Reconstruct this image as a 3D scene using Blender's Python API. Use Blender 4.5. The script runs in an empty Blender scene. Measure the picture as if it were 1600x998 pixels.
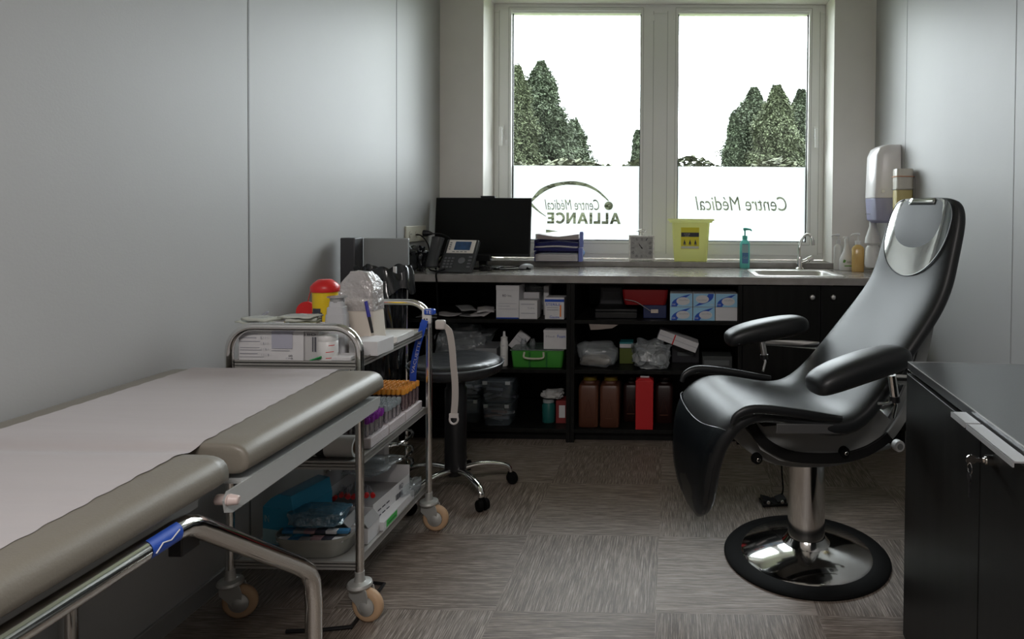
import bpy, bmesh, math, random
from math import sin, cos, pi, radians, sqrt
from mathutils import Vector, Matrix, noise
scn = bpy.context.scene
COL = scn.collection
# ---------------------------------------------------------------- camera, world, light, exposure
F_PX, VPX, VPY, CZ = 1040.0, 1050.0, 335.0, 1.23
YAW, PITCH, ROLL = .0118, .0187, .008
CR = Matrix.Rotation(YAW, 3, 'Z') @ Matrix.Rotation(pi/2-PITCH, 3, 'X') @ Matrix.Rotation(ROLL, 3, 'Z')
_v = CR.transposed() @ Vector((0, 1, 0))
PPX = VPX - F_PX*_v.x/(-_v.z); PPY = VPY + F_PX*_v.y/(-_v.z)
cam = bpy.data.cameras.new('camera'); camo = bpy.data.objects.new('camera', cam); COL.objects.link(camo)
camo.matrix_world = Matrix.Translation((0, 0, CZ)) @ CR.to_4x4()
cam.sensor_fit = 'HORIZONTAL'; cam.sensor_width = 36; cam.lens = F_PX*36/1600
cam.shift_x = (800-PPX)/1600; cam.shift_y = (PPY-499)/1600
cam.clip_start = .02; cam.clip_end = 300
scn.camera = camo
w = bpy.data.worlds.new('overcast_sky'); scn.world = w; w.use_nodes = True
bg = w.node_tree.nodes['Background']; bg.inputs[0].default_value = (.90, .955, 1, 1); bg.inputs[1].default_value = 16.0
scn.view_settings.view_transform = 'Standard'; scn.view_settings.look = 'None'
scn.view_settings.gamma = 1; scn.view_settings.use_curve_mapping = False
scn.view_settings.exposure = 0.0
scn.cycles.use_denoising = True
scn.cycles.max_bounces = 10; scn.cycles.diffuse_bounces = 6; scn.cycles.glossy_bounces = 4
scn.cycles.transmission_bounces = 6; scn.cycles.transparent_max_bounces = 16
scn.cycles.caustics_reflective = False; scn.cycles.caustics_refractive = False
scn.cycles.sample_clamp_indirect = 6
def area(name, loc, rot, sx, sy, power, col=(1, 1, 1), portal=False):
    l = bpy.data.lights.new(name, 'AREA'); l.shape = 'RECTANGLE'; l.size = sx; l.size_y = sy; l.energy = power; l.color = col
    if portal: l.cycles.is_portal = True
    o = bpy.data.objects.new(name, l); COL.objects.link(o); o.location = loc; o.rotation_euler = rot
    return o
area('window_daylight_portal', (-.09, 4.66, 1.75), (radians(-90), 0, 0), 2.2, 1.7, 1, portal=True)
area('added_fill_light', (-.1, -.6, 2.575), (0, 0, 0), 1.15, .55, 62, (1, .95, .92))  # fill light added out of view to brighten the near half of the room

def ray(x, y): return CR @ Vector(((x-PPX)/F_PX, -(y-PPY)/F_PX, -1))
CP = Vector((0, 0, CZ))
def atY(x, y, Y): d = ray(x, y); return CP + d*(Y/d.y)
def atZ(x, y, Z): d = ray(x, y); return CP + d*((Z-CZ)/d.z)
def atX(x, y, X): d = ray(x, y); return CP + d*(X/d.x)
def atP(x, y, P, n):
    d = ray(x, y); return CP + d*((Vector(P)-CP).dot(n)/d.dot(n))

# ---------------------------------------------------------------- materials
MC = {}
def mat(name, col=(.8, .8, .8), rough=.5, metal=0, noise_amt=0, noise_scale=20, bump=0, bump_scale=80, spec=.5, trans=0, alpha=1, coat=0, emit=None, es=1, stretch=None, sheen=0, ior=1.45, rn=0):
    if name in MC: return MC[name]
    m = bpy.data.materials.new(name); m.use_nodes = True; MC[name] = m
    nt = m.node_tree; b = nt.nodes['Principled BSDF']; I = b.inputs
    I['Base Color'].default_value = (*col, 1); I['Roughness'].default_value = rough; I['Metallic'].default_value = metal
    I['Specular IOR Level'].default_value = spec; I['Transmission Weight'].default_value = trans; I['Alpha'].default_value = alpha
    I['Coat Weight'].default_value = coat; I['Coat Roughness'].default_value = .05; I['IOR'].default_value = ior
    if emit: I['Emission Color'].default_value = (*emit, 1); I['Emission Strength'].default_value = es
    if noise_amt or bump or rn:
        tc = nt.nodes.new('ShaderNodeTexCoord'); mp = nt.nodes.new('ShaderNodeMapping'); nt.links.new(tc.outputs['Object'], mp.inputs[0])
        if stretch: mp.inputs['Scale'].default_value = stretch
    if noise_amt or rn:
        n = nt.nodes.new('ShaderNodeTexNoise'); n.inputs['Scale'].default_value = noise_scale; n.inputs['Detail'].default_value = 5
        nt.links.new(mp.outputs[0], n.inputs[0])
    if noise_amt:
        r = nt.nodes.new('ShaderNodeValToRGB'); r.color_ramp.elements[0].position = .3; r.color_ramp.elements[1].position = .7
        r.color_ramp.elements[0].color = (*[c*(1-noise_amt) for c in col], 1)
        r.color_ramp.elements[1].color = (*[min(1, c*(1+noise_amt)) for c in col], 1)
        nt.links.new(n.outputs['Fac'], r.inputs[0]); nt.links.new(r.outputs[0], I['Base Color'])
    if rn:
        mr = nt.nodes.new('ShaderNodeMapRange'); mr.inputs['To Min'].default_value = max(0, rough-rn); mr.inputs['To Max'].default_value = rough+rn
        nt.links.new(n.outputs['Fac'], mr.inputs['Value']); nt.links.new(mr.outputs[0], I['Roughness'])
    if bump:
        n2 = nt.nodes.new('ShaderNodeTexNoise'); n2.inputs['Scale'].default_value = bump_scale; n2.inputs['Detail'].default_value = 3
        nt.links.new(mp.outputs[0], n2.inputs[0])
        bp = nt.nodes.new('ShaderNodeBump'); bp.inputs['Strength'].default_value = bump; bp.inputs['Distance'].default_value = .01
        nt.links.new(n2.outputs['Fac'], bp.inputs['Height']); nt.links.new(bp.outputs[0], I['Normal'])
    return m
def thin(name, col, gloss=.08, rough=.05, tint_mix=0.0, milk=(1, 1, 1), bump=0, bscale=40, fres=.6):
    """thin clear sheet: transparent + a little gloss + some milky diffuse"""
    if name in MC: return MC[name]
    m = bpy.data.materials.new(name); m.use_nodes = True; MC[name] = m; nt = m.node_tree; nt.nodes.clear()
    out = nt.nodes.new('ShaderNodeOutputMaterial'); tr = nt.nodes.new('ShaderNodeBsdfTransparent'); tr.inputs[0].default_value = (*col, 1)
    di = nt.nodes.new('ShaderNodeBsdfDiffuse'); di.inputs[0].default_value = (*milk, 1)
    gl = nt.nodes.new('ShaderNodeBsdfGlossy'); gl.inputs['Roughness'].default_value = rough
    m1 = nt.nodes.new('ShaderNodeMixShader'); m1.inputs[0].default_value = tint_mix; nt.links.new(tr.outputs[0], m1.inputs[1]); nt.links.new(di.outputs[0], m1.inputs[2])
    m2 = nt.nodes.new('ShaderNodeMixShader'); lw = nt.nodes.new('ShaderNodeLayerWeight'); lw.inputs[0].default_value = .25
    mr = nt.nodes.new('ShaderNodeMath'); mr.operation = 'MULTIPLY_ADD'; mr.inputs[1].default_value = fres; mr.inputs[2].default_value = gloss; mr.use_clamp = True
    nt.links.new(lw.outputs['Fresnel'], mr.inputs[0]); nt.links.new(mr.outputs[0], m2.inputs[0])
    nt.links.new(m1.outputs[0], m2.inputs[1]); nt.links.new(gl.outputs[0], m2.inputs[2]); nt.links.new(m2.outputs[0], out.inputs[0])
    if bump:
        tc = nt.nodes.new('ShaderNodeTexCoord'); n = nt.nodes.new('ShaderNodeTexNoise'); n.inputs['Scale'].default_value = bscale; n.inputs['Detail'].default_value = 4
        nt.links.new(tc.outputs['Object'], n.inputs[0]); bp = nt.nodes.new('ShaderNodeBump'); bp.inputs['Strength'].default_value = bump; bp.inputs['Distance'].default_value = .02
        nt.links.new(n.outputs['Fac'], bp.inputs['Height']); nt.links.new(bp.outputs[0], gl.inputs['Normal']); nt.links.new(bp.outputs[0], di.inputs['Normal'])
    return m

def milky(name, col, mix=.5, rough=.3, gloss=.06):
    """translucent moulded plastic: diffuse + translucent + gloss"""
    if name in MC: return MC[name]
    m = bpy.data.materials.new(name); m.use_nodes = True; MC[name] = m; nt = m.node_tree; nt.nodes.clear()
    out = nt.nodes.new('ShaderNodeOutputMaterial'); a = nt.nodes.new('ShaderNodeBsdfDiffuse'); b = nt.nodes.new('ShaderNodeBsdfTranslucent'); c = nt.nodes.new('ShaderNodeBsdfGlossy')
    a.inputs[0].default_value = (*col, 1); b.inputs[0].default_value = (*col, 1); c.inputs['Roughness'].default_value = rough
    m1 = nt.nodes.new('ShaderNodeMixShader'); m1.inputs[0].default_value = mix; m2 = nt.nodes.new('ShaderNodeMixShader'); m2.inputs[0].default_value = gloss
    nt.links.new(a.outputs[0], m1.inputs[1]); nt.links.new(b.outputs[0], m1.inputs[2]); nt.links.new(m1.outputs[0], m2.inputs[1]); nt.links.new(c.outputs[0], m2.inputs[2]); nt.links.new(m2.outputs[0], out.inputs[0])
    return m

# ---------------------------------------------------------------- mesh builder
class G:
    def __init__(s): s.bm = bmesh.new(); s.m = 0
    def _f(s, vs):
        try: f = s.bm.faces.new(vs); f.material_index = s.m; f.smooth = True; return f
        except ValueError: return None
    def box(s, x0, x1, y0, y1, z0, z1, M=None, m=None):
        if m is not None: s.m = m
        c = [Vector((x, y, z)) for z in (z0, z1) for y in (y0, y1) for x in (x0, x1)]
        if M: c = [M @ v for v in c]
        v = [s.bm.verts.new(p) for p in c]
        for q in ((0, 2, 3, 1), (4, 5, 7, 6), (0, 1, 5, 4), (2, 6, 7, 3), (0, 4, 6, 2), (1, 3, 7, 5)): s._f([v[i] for i in q])
        return s
    def cbox(s, c, d, M=None, m=None):
        return s.box(c[0]-d[0]/2, c[0]+d[0]/2, c[1]-d[1]/2, c[1]+d[1]/2, c[2]-d[2]/2, c[2]+d[2]/2, M, m)
    def loft(s, rings, caps=True, closed=True, m=None, loop=False):
        if m is not None: s.m = m
        R = [[s.bm.verts.new(Vector(p)) for p in r] for r in rings]
        n = len(R[0]); K = len(R)
        for i in range(K if loop else K-1):
            A, B = R[i], R[(i+1) % K]
            for j in range(n if closed else n-1):
                s._f([A[j], A[(j+1) % n], B[(j+1) % n], B[j]])
        if caps and closed and not loop:
            s._f(list(reversed(R[0]))); s._f(R[-1])
        return s
    def tube(s, pts, r, seg=12, closed=False, caps=True, m=None, flat=None):
        P = [Vector(p) for p in pts]; n = len(P)
        rr = r if isinstance(r, (list, tuple)) else [r]*n
        T = []
        for i in range(n):
            a = P[(i-1) % n] if (closed or i > 0) else P[i]; b = P[(i+1) % n] if (closed or i < n-1) else P[i]
            T.append((b-a).normalized())
        up = Vector((0, 0, 1)) if abs(T[0].z) < .9 else Vector((1, 0, 0))
        u = (up - T[0]*up.dot(T[0])).normalized(); rings = []
        for i in range(n):
            u = (u - T[i]*u.dot(T[i])).normalized(); v = T[i].cross(u)
            fu, fv = flat if flat else (1, 1)
            rings.append([P[i] + u*(cos(2*pi*k/seg)*rr[i]*fu) + v*(sin(2*pi*k/seg)*rr[i]*fv) for k in range(seg)])
        return s.loft(rings, caps, True, m, loop=closed)
    def cyl(s, a, b, r, r2=None, seg=24, m=None): return s.tube([a, b], [r, r if r2 is None else r2], seg, m=m)
    def lathe(s, prof, c=(0, 0, 0), seg=32, m=None, M=None, caps=True):
        rings = []
        for (r, z) in prof:
            ring = [Vector((c[0]+r*cos(2*pi*k/seg), c[1]+r*sin(2*pi*k/seg), c[2]+z)) for k in range(seg)]
            if M: ring = [M @ p for p in ring]
            rings.append(ring)
        return s.loft(rings, caps, True, m)
    def prism(s, poly, a, b, ax='z', m=None, M=None):
        def P(p, h): return {'z': Vector((p[0], p[1], h)), 'y': Vector((p[0], h, p[1])), 'x': Vector((h, p[0], p[1]))}[ax]
        r0 = [P(p, a) for p in poly]; r1 = [P(p, b) for p in poly]
        if M: r0 = [M @ q for q in r0]; r1 = [M @ q for q in r1]
        return s.loft([r0, r1], True, True, m)
    def ball(s, c, r, sub=3, m=None):
        if m is not None: s.m = m
        rx, ry, rz = r if isinstance(r, tuple) else (r, r, r)
        res = bmesh.ops.create_icosphere(s.bm, subdivisions=sub, radius=1)
        for v in res['verts']: v.co = Vector((c[0]+v.co.x*rx, c[1]+v.co.y*ry, c[2]+v.co.z*rz))
        for f in {f for v in res['verts'] for f in v.link_faces}: f.material_index = s.m; f.smooth = True
        return s
    def quad(s, pts, m=None):
        if m is not None: s.m = m
        s._f([s.bm.verts.new(Vector(p)) for p in pts]); return s
    def addmesh(s, me, M, m=None):
        if m is not None: s.m = m
        vs = [s.bm.verts.new(M @ v.co) for v in me.vertices]
        for p in me.polygons: s._f([vs[i] for i in p.vertices])
        return s
    def text(s, txt, M, width=None, height=None, m=None, shear=0, thick=.0003, bold=0, align='CENTER'):
        return s.addmesh(text_mesh(txt, shear, bold, width, height, align), M, m)
    def build(s, name, mats, parent=None, bev=0, seg=2, sub=0, ang=35, solid=0, fix=True):
        if fix: bmesh.ops.recalc_face_normals(s.bm, faces=s.bm.faces[:])
        me = bpy.data.meshes.new(name); s.bm.to_mesh(me); s.bm.free()
        if not isinstance(mats, (list, tuple)): mats = [mats]
        for k in mats: me.materials.append(k)
        me.set_sharp_from_angle(angle=radians(ang))
        o = bpy.data.objects.new(name, me); COL.objects.link(o)
        if parent: o.parent = parent
        if solid: md = o.modifiers.new('thickness', 'SOLIDIFY'); md.thickness = solid; md.offset = 0
        if bev: md = o.modifiers.new('edge', 'BEVEL'); md.width = bev; md.segments = seg; md.limit_method = 'ANGLE'; md.angle_limit = radians(40)
        if sub: md = o.modifiers.new('smooth', 'SUBSURF'); md.levels = sub; md.render_levels = sub
        return o
_tm = {}
def text_mesh(txt, shear=0, bold=0, width=None, height=None, align='CENTER'):
    k = (txt, shear, bold, width, height, align)
    if k in _tm: return _tm[k]
    c = bpy.data.curves.new('t', 'FONT'); c.body = txt; c.shear = shear; c.offset = bold; c.align_x = align; c.align_y = 'CENTER'; c.resolution_u = 2
    o = bpy.data.objects.new('t', c); COL.objects.link(o); dg = bpy.context.evaluated_depsgraph_get(); dg.update()
    me = bpy.data.meshes.new_from_object(o.evaluated_get(dg)); bpy.data.objects.remove(o)
    xs = [v.co.x for v in me.vertices]; ys = [v.co.y for v in me.vertices]
    sx = width/(max(xs)-min(xs)) if width else None; sy = height/(max(ys)-min(ys)) if height else None
    sx = sx or sy; sy = sy or sx
    cy = (max(ys)+min(ys))/2
    for v in me.vertices: v.co.x *= sx; v.co.y = (v.co.y-cy)*sy
    _tm[k] = me
    return me
# facing matrices: text lies in local xy; FRONT puts it upright facing -Y
def front(x, y, z, rz=0): return Matrix.Translation((x, y, z)) @ Matrix.Rotation(rz, 4, 'Z') @ Matrix.Rotation(pi/2, 4, 'X')
def top(x, y, z, rz=0): return Matrix.Translation((x, y, z)) @ Matrix.Rotation(rz, 4, 'Z')
def tag(o, label, cat, group=None, kind=None):
    o['label'] = label; o['category'] = cat
    if group: o['group'] = group
    if kind: o['kind'] = kind
    return o
def thing(name, label, cat, loc=(0, 0, 0), rz=0, group=None):
    o = bpy.data.objects.new(name, None); COL.objects.link(o); o.empty_display_size = .05
    o.location = loc; o.rotation_euler = (0, 0, rz)
    return tag(o, label, cat, group)
def struct(o): o['kind'] = 'structure'; return o
def kids(o): return [c for c in bpy.data.objects if c.parent == o]
def copy_tree(o, loc=None, rz=None, label=None, ch=None):
    c = o.copy(); COL.objects.link(c)
    for k in (ch if ch is not None else kids(o)):
        d = k.copy(); COL.objects.link(d); d.parent = c
        for g in (kids(k) if ch is None else []):
            e = g.copy(); COL.objects.link(e); e.parent = d
    if loc is not None: c.location = loc
    if rz is not None: c.rotation_euler = (0, 0, rz)
    if label: c['label'] = label
    return c
def spline(pts, n=8, closed=False):
    P = [Vector(p) for p in pts]; out = []; N = len(P)
    for i in range(N if closed else N-1):
        p0 = P[(i-1) % N] if (closed or i > 0) else P[0]*2-P[1]; p1 = P[i]; p2 = P[(i+1) % N]
        p3 = P[(i+2) % N] if (closed or i < N-2) else P[-1]*2-P[-2]
        for k in range(n):
            t = k/n
            out.append(.5*((2*p1)+(p2-p0)*t+(2*p0-5*p1+4*p2-p3)*t*t+(3*p1-p0-3*p2+p3)*t**3))
    if not closed: out.append(P[-1])
    return out
def rrect(w, h, r, n=5):
    out = []
    for cx, cy, a in ((w/2-r, h/2-r, 0), (-w/2+r, h/2-r, 90), (-w/2+r, -h/2+r, 180), (w/2-r, -h/2+r, 270)):
        for k in range(n+1): t = radians(a+90*k/n); out.append((cx+r*cos(t), cy+r*sin(t)))
    return out
def crumple(name, mats, c, size, seed, amt=.25, parent=None, sub=4, freq=6, flat=None, power=.6):
    """loose crumpled bag: a boxy blob with creased surface, resting on z = c.z"""
    g = G(); res = bmesh.ops.create_icosphere(g.bm, subdivisions=sub, radius=1); off = Vector((seed*3.1, seed*1.7, seed*.9))
    for v in res['verts']:
        d = v.co.normalized(); q = Vector([math.copysign(abs(k)**power, k) for k in d])
        nz = noise.fractal(d*freq*.35+off, .8, 2.2, 4) + .6*abs(noise.noise(d*freq+off)) - .3
        q *= 1+amt*nz
        v.co = Vector((c[0]+q.x*size[0]/2, c[1]+q.y*size[1]/2, max(c[2]+.001, c[2]+(q.z*.5+.47)*size[2])))
    for f in g.bm.faces: f.smooth = True
    return g.build(name, mats, parent, ang=50)
# ---------------------------------------------------------------- shared materials
wallm = mat('wall_laminate', (.405, .402, .400), .48, noise_amt=.02, noise_scale=3, bump=.03, bump_scale=150, spec=.45)
plaster = mat('white_plaster', (.88, .85, .81), .7, noise_amt=.02, noise_scale=6)
joint = mat('panel_joint', (.16, .16, .16), .5)
pvc = mat('window_plastic', (.90, .90, .88), .3)
pvcd = mat('window_seal', (.03, .03, .03), .6)
chrome = mat('chrome', (.78, .77, .75), .1, 1)
steel = mat('brushed_steel', (.72, .70, .68), .38, 1)
inox = mat('polished_steel', (.6, .58, .55), .16, 1)
blackl = mat('black_laminate', (.0095, .0095, .009), .4, noise_amt=.25, noise_scale=30, stretch=(1, 1, .1), spec=.16)
blackp = mat('black_plastic', (.010, .010, .011), .35)
blackr = mat('black_rubber', (.003, .003, .003), .75, spec=.12)
leather = mat('black_leather', (.010, .011, .012), .42, bump=.05, bump_scale=420, spec=.5, rn=.05, noise_scale=6)
white = mat('white_plastic', (.72, .71, .70), .35)
cardw = mat('white_cardboard', (.66, .65, .66), .6, noise_amt=.03, noise_scale=30)
cardk = mat('grey_cardboard', (.33, .31, .30), .7)
ink = mat('dark_ink', (.05, .05, .07), .6)
inkg = mat('grey_ink', (.35, .35, .40), .6)
blue = mat('blue_print', (.02, .08, .45), .4)
lblue = mat('light_blue_print', (.30, .55, .75), .45)
red = mat('red_plastic', (.62, .02, .02), .35)
yellow = mat('yellow_plastic', (.85, .60, .03), .4)
clear = thin('clear_plastic', (.93, .95, .96), .10, .08, .10, (.8, .85, .88))
cling = thin('crinkled_clear_wrap', (.9, .93, .95), .07, .22, .26, (.62, .66, .68), bump=.6, bscale=28, fres=.28)

# floor
fm = bpy.data.materials.new('striped_carpet_tiles'); fm.use_nodes = True; nt = fm.node_tree; N = nt.nodes; L = nt.links; b = N['Principled BSDF']
tc = N.new('ShaderNodeTexCoord'); sep = N.new('ShaderNodeSeparateXYZ'); L.new(tc.outputs['Object'], sep.inputs[0])
def mth(op, a, bb=None, cc=None):
    n = N.new('ShaderNodeMath'); n.operation = op
    for i, q in enumerate((a, bb, cc)):
        if q is None: continue
        if isinstance(q, (int, float)): n.inputs[i].default_value = q
        else: L.new(q, n.inputs[i])
    return n.outputs[0]
tx = mth('FLOOR', mth('MULTIPLY', mth('ADD', sep.outputs['X'], .04), 2.0)); ty = mth('FLOOR', mth('MULTIPLY', mth('ADD', sep.outputs['Y'], -.07), 2.04))
par = mth('FLOORED_MODULO', mth('ADD', mth('ADD', tx, ty), 1), 2)
comb = N.new('ShaderNodeCombineXYZ'); L.new(tx, comb.inputs[0]); L.new(ty, comb.inputs[1])
wn = N.new('ShaderNodeTexWhiteNoise'); L.new(comb.outputs[0], wn.inputs[0])
def streak(sc, off):
    mp = N.new('ShaderNodeMapping'); mp.inputs['Scale'].default_value = sc; L.new(tc.outputs['Object'], mp.inputs[0])
    add = N.new('ShaderNodeVectorMath'); add.operation = 'ADD'; L.new(mp.outputs[0], add.inputs[0]); L.new(wn.outputs['Color'], add.inputs[1])
    n = N.new('ShaderNodeTexNoise'); n.inputs['Scale'].default_value = 1; n.inputs['Detail'].default_value = 3; n.inputs['Roughness'].default_value = .7; L.new(add.outputs[0], n.inputs[0]); return n.outputs['Fac']
A = streak((430, 11, 1), 0); B = streak((11, 430, 1), 0)
mx = N.new('ShaderNodeMix'); mx.data_type = 'FLOAT'; L.new(par, mx.inputs[0]); L.new(A, mx.inputs[2]); L.new(B, mx.inputs[3])
big = N.new('ShaderNodeTexNoise'); big.inputs['Scale'].default_value = 3; L.new(tc.outputs['Object'], big.inputs[0])
v = mth('ADD', mth('ADD', mx.outputs[0], mth('MULTIPLY', wn.outputs['Value'], .05)), mth('MULTIPLY', big.outputs['Fac'], .06))
cr = N.new('ShaderNodeValToRGB'); E = cr.color_ramp.elements
E[0].position = .33; E[0].color = (.055, .042, .034, 1); E[1].position = .72; E[1].color = (.40, .345, .30, 1)
e = E.new(.52); e.color = (.122, .092, .072, 1)
L.new(v, cr.inputs[0]); L.new(cr.outputs[0], b.inputs['Base Color']); b.inputs['Roughness'].default_value = .5
bp = N.new('ShaderNodeBump'); bp.inputs['Strength'].default_value = .25; bp.inputs['Distance'].default_value = .003; L.new(mx.outputs[0], bp.inputs['Height']); L.new(bp.outputs[0], b.inputs['Normal'])

XL, XR, YW, ZC, YB = -1.465, 1.262, 4.18, 2.75, -2.6
struct(G().box(XL-.1, XR+.1, YB-.1, YW, -.1, 0).build('floor', fm))
struct(G().box(XL-.1, XR+.1, YB-.1, 4.72, ZC, ZC+.1).build('ceiling', plaster))
struct(G().box(XL-.1, XL, YB-.1, YW, 0, ZC).build('wall_left', wallm))
struct(G().box(XR, XR+.1, YB-.1, YW, 0, ZC).build('wall_right', wallm))
struct(G().box(XL-.1, XR+.1, YB-.1, YB, 0, ZC).build('wall_rear', mat('rear_wall', (.35, .34, .33), .6, noise_amt=.03)))
# window wall with the deep opening
OX0, OX1, OZ0, OZ1, YG = -1.191, 1.003, .90, 2.62, 4.47
g = G(); g.box(XL-.1, OX0, YW, 4.70, -.1, ZC); g.box(OX1, XR+.1, YW, 4.70, -.1, ZC); g.box(OX0, OX1, YW, 4.70, -.1, OZ0); g.box(OX0, OX1, YW, 4.70, OZ1, ZC)
struct(g.build('wall_window', plaster))
# panel joints
i = 1
for px in (389, 619.5):
    Y = atX(px, 300, XL).y; struct(G().box(XL, XL+.0012, Y-.0035, Y+.0035, 0, ZC).build('trim_%d' % i, joint)); i += 1
for px in (1415, 1585):
    Y = atX(px, 200, XR).y; struct(G().box(XR-.0012, XR, Y-.0025, Y+.0025, 0, ZC).build('trim_%d' % i, mat('pale_joint', (.33, .33, .33), .5))); i += 1
bbm = mat('grey_baseboard', (.28, .275, .27), .45)
struct(G().box(XL, XL+.012, YB, 3.5, 0, .06).build('baseboard_left', bbm, bev=.003))
struct(G().box(XR-.012, XR, YB, 3.53, 0, .06).build('baseboard_right', bbm, bev=.003))

# ---- window: frame with centre post, two sashes
def wx(px, Y=YG): return atY(px, 200, Y).x
def wz(py, Y=YG): return atY(1030, py, Y).z
FY0, FY1 = 4.43, 4.50
g = G(); zb = .935; zt = OZ1
g.box(OX0, OX0+.05, FY0, FY1, zb+.045, zt-.06); g.box(OX1-.05, OX1, FY0, FY1, zb+.045, zt-.06)
g.box(OX0, OX1, FY0, FY1, zt-.06, zt); g.box(OX0, OX1, FY0, FY1, zb, zb+.045)
mx0, mx1 = wx(1019.5, FY0), wx(1043, FY0); g.box(mx0, mx1, FY0, FY1, zb+.045, zt-.06)
fr = struct(g.build('window_1', pvc, bev=.004))
gx = [(wx(801.5), wx(1001)), (wx(1058.5), wx(1260.5))]; gz0, gz1 = wz(376.5), wz(19.8)
glass = thin('window_glass', (.97, .985, .98), .02, .0, 0)
outer = [(OX0+.035, mx0+.006), (mx1-.006, OX1-.035)]
for k in range(2):
    a0, a1 = outer[k]; x0, x1 = gx[k]; g = G(); y0, y1 = 4.418, 4.485; z0, z1 = zb+.03, zt-.045
    g.box(a0, x0, y0, y1, z0, z1); g.box(x1, a1, y0, y1, z0, z1); g.box(x0, x1, y0, y1, z0, gz0); g.box(x0, x1, y0, y1, gz1, z1)
    s = g.build('window_sash', pvc, fr, bev=.005)
    s = struct(s)
    g = G(); t = .006
    g.box(x0, x0+t, 4.452, 4.47, gz0, gz1); g.box(x1-t, x1, 4.452, 4.47, gz0, gz1); g.box(x0, x1, 4.452, 4.47, gz0, gz0+t); g.box(x0, x1, 4.452, 4.47, gz1-t, gz1)
    g.build('seal', pvcd, s)
    G().box(x0+.002, x1-.002, 4.468, 4.472, gz0+.002, gz1-.002).build('glass', glass, s)
    g = G(); q = .0025; e0, e1, f0, f1 = a0+.004, a1-.004, z0+.004, z1-.004
    g.box(e0-q, e0, 4.4165, 4.4185, f0, f1); g.box(e1, e1+q, 4.4165, 4.4185, f0, f1); bd = .016
    g.box(x0-bd-q, x0-bd, 4.4165, 4.4185, gz0-bd, gz1+bd); g.box(x1+bd, x1+bd+q, 4.4165, 4.4185, gz0-bd, gz1+bd); g.box(x0-bd, x1+bd, 4.4165, 4.4185, gz0-bd-q, gz0-bd); g.box(x0-bd, x1+bd, 4.4165, 4.4185, gz1+bd, gz1+bd+q)
    g.build('gasket', mat('pale_gasket', (.42, .42, .40), .6), s)
    # handle
    hx = wx(784, 4.41) if k == 0 else wx(1274.5, 4.41); z = atY(1030, 205, 4.41).z
    g = G(); g.box(hx-.014, hx+.014, 4.408, 4.418, z-.035, z+.035); g.cyl((hx, 4.41, z+.01), (hx, 4.385, z+.01), .009, m=0); g.box(hx-.010, hx+.010, 4.375, 4.39, z-.105, z+.022)
    g.build('window_handle', mat('handle_white', (.95, .95, .94), .25), s, bev=.003)
# small hinges near the centre post
for px, py in ((1053, 371), (1053, 28), (1022, 28)):
    p = atY(px, py, 4.415); G().cyl((p.x, 4.412, p.z-.02), (p.x, 4.412, p.z+.02), .006).build('hinge', pvc, fr)

# ---- frosted film with the lettering cut out of it
frost = bpy.data.materials.new('frosted_film'); frost.use_nodes = True; nt2 = frost.node_tree; nt2.nodes.clear()
o_ = nt2.nodes.new('ShaderNodeOutputMaterial'); t_ = nt2.nodes.new('ShaderNodeBsdfTranslucent'); t_.inputs[0].default_value = (.292, .300, .300, 1)
d_ = nt2.nodes.new('ShaderNodeBsdfDiffuse'); d_.inputs[0].default_value = (.75, .78, .8, 1); x_ = nt2.nodes.new('ShaderNodeMixShader'); x_.inputs[0].default_value = .15
nt2.links.new(t_.outputs[0], x_.inputs[1]); nt2.links.new(d_.outputs[0], x_.inputs[2]); nt2.links.new(x_.outputs[0], o_.inputs[0])
YF = 4.466
def text_splines(txt, x_right, x_left, z0, z1, shear=0, bold=0):
    """outlines of a word as seen mirrored from indoors; x_right is where the word starts"""
    c = bpy.data.curves.new('t', 'FONT'); c.body = txt; c.shear = shear; c.offset = bold
    o = bpy.data.objects.new('t', c); COL.objects.link(o); dg = bpy.context.evaluated_depsgraph_get(); dg.update()
    cu = o.to_curve(dg); sp = [([(p.co.copy(), p.handle_left.copy(), p.handle_right.copy()) for p in s.bezier_points]) for s in cu.splines]
    o.to_curve_clear(); bpy.data.objects.remove(o)
    xs = [p[0].x for s in sp for p in s]; ys = [p[0].y for s in sp for p in s]; xa, xb, ya, yb = min(xs), max(xs), min(ys), max(ys)
    f = lambda q: Vector((x_right-(q.x-xa)/(xb-xa)*(x_right-x_left), z0+(q.y-ya)/(yb-ya)*(z1-z0), 0))
    return [[tuple(f(q) for q in p) for p in s] for s in sp]
def film(name, x0, x1, z0, z1, beziers, polys, parent):
    c = bpy.data.curves.new(name, 'CURVE'); c.dimensions = '2D'; c.fill_mode = 'BOTH'; c.resolution_u = 4
    for pl in [[(x0, z0), (x1, z0), (x1, z1), (x0, z1)]]+polys:
        s = c.splines.new('POLY'); s.points.add(len(pl)-1); s.use_cyclic_u = True
        for p, q in zip(s.points, pl): p.co = (q[0], q[1], 0, 1)
    for bz in beziers:
        s = c.splines.new('BEZIER'); s.bezier_points.add(len(bz)-1); s.use_cyclic_u = True
        for p, q in zip(s.bezier_points, bz): p.handle_left_type = p.handle_right_type = 'FREE'; p.co, p.handle_left, p.handle_right = q
    o = bpy.data.objects.new(name, c); COL.objects.link(o); dg = bpy.context.evaluated_depsgraph_get(); dg.update()
    me = bpy.data.meshes.new_from_object(o.evaluated_get(dg)); bpy.data.objects.remove(o)
    ob = G().addmesh(me, Matrix.Translation((0, YF, 0)) @ Matrix.Rotation(pi/2, 4, 'X')).build(name, frost, parent, fix=False)
    return ob
def fz(px, py): p = atY(px, py, YF); return (p.x, p.z)
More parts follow.
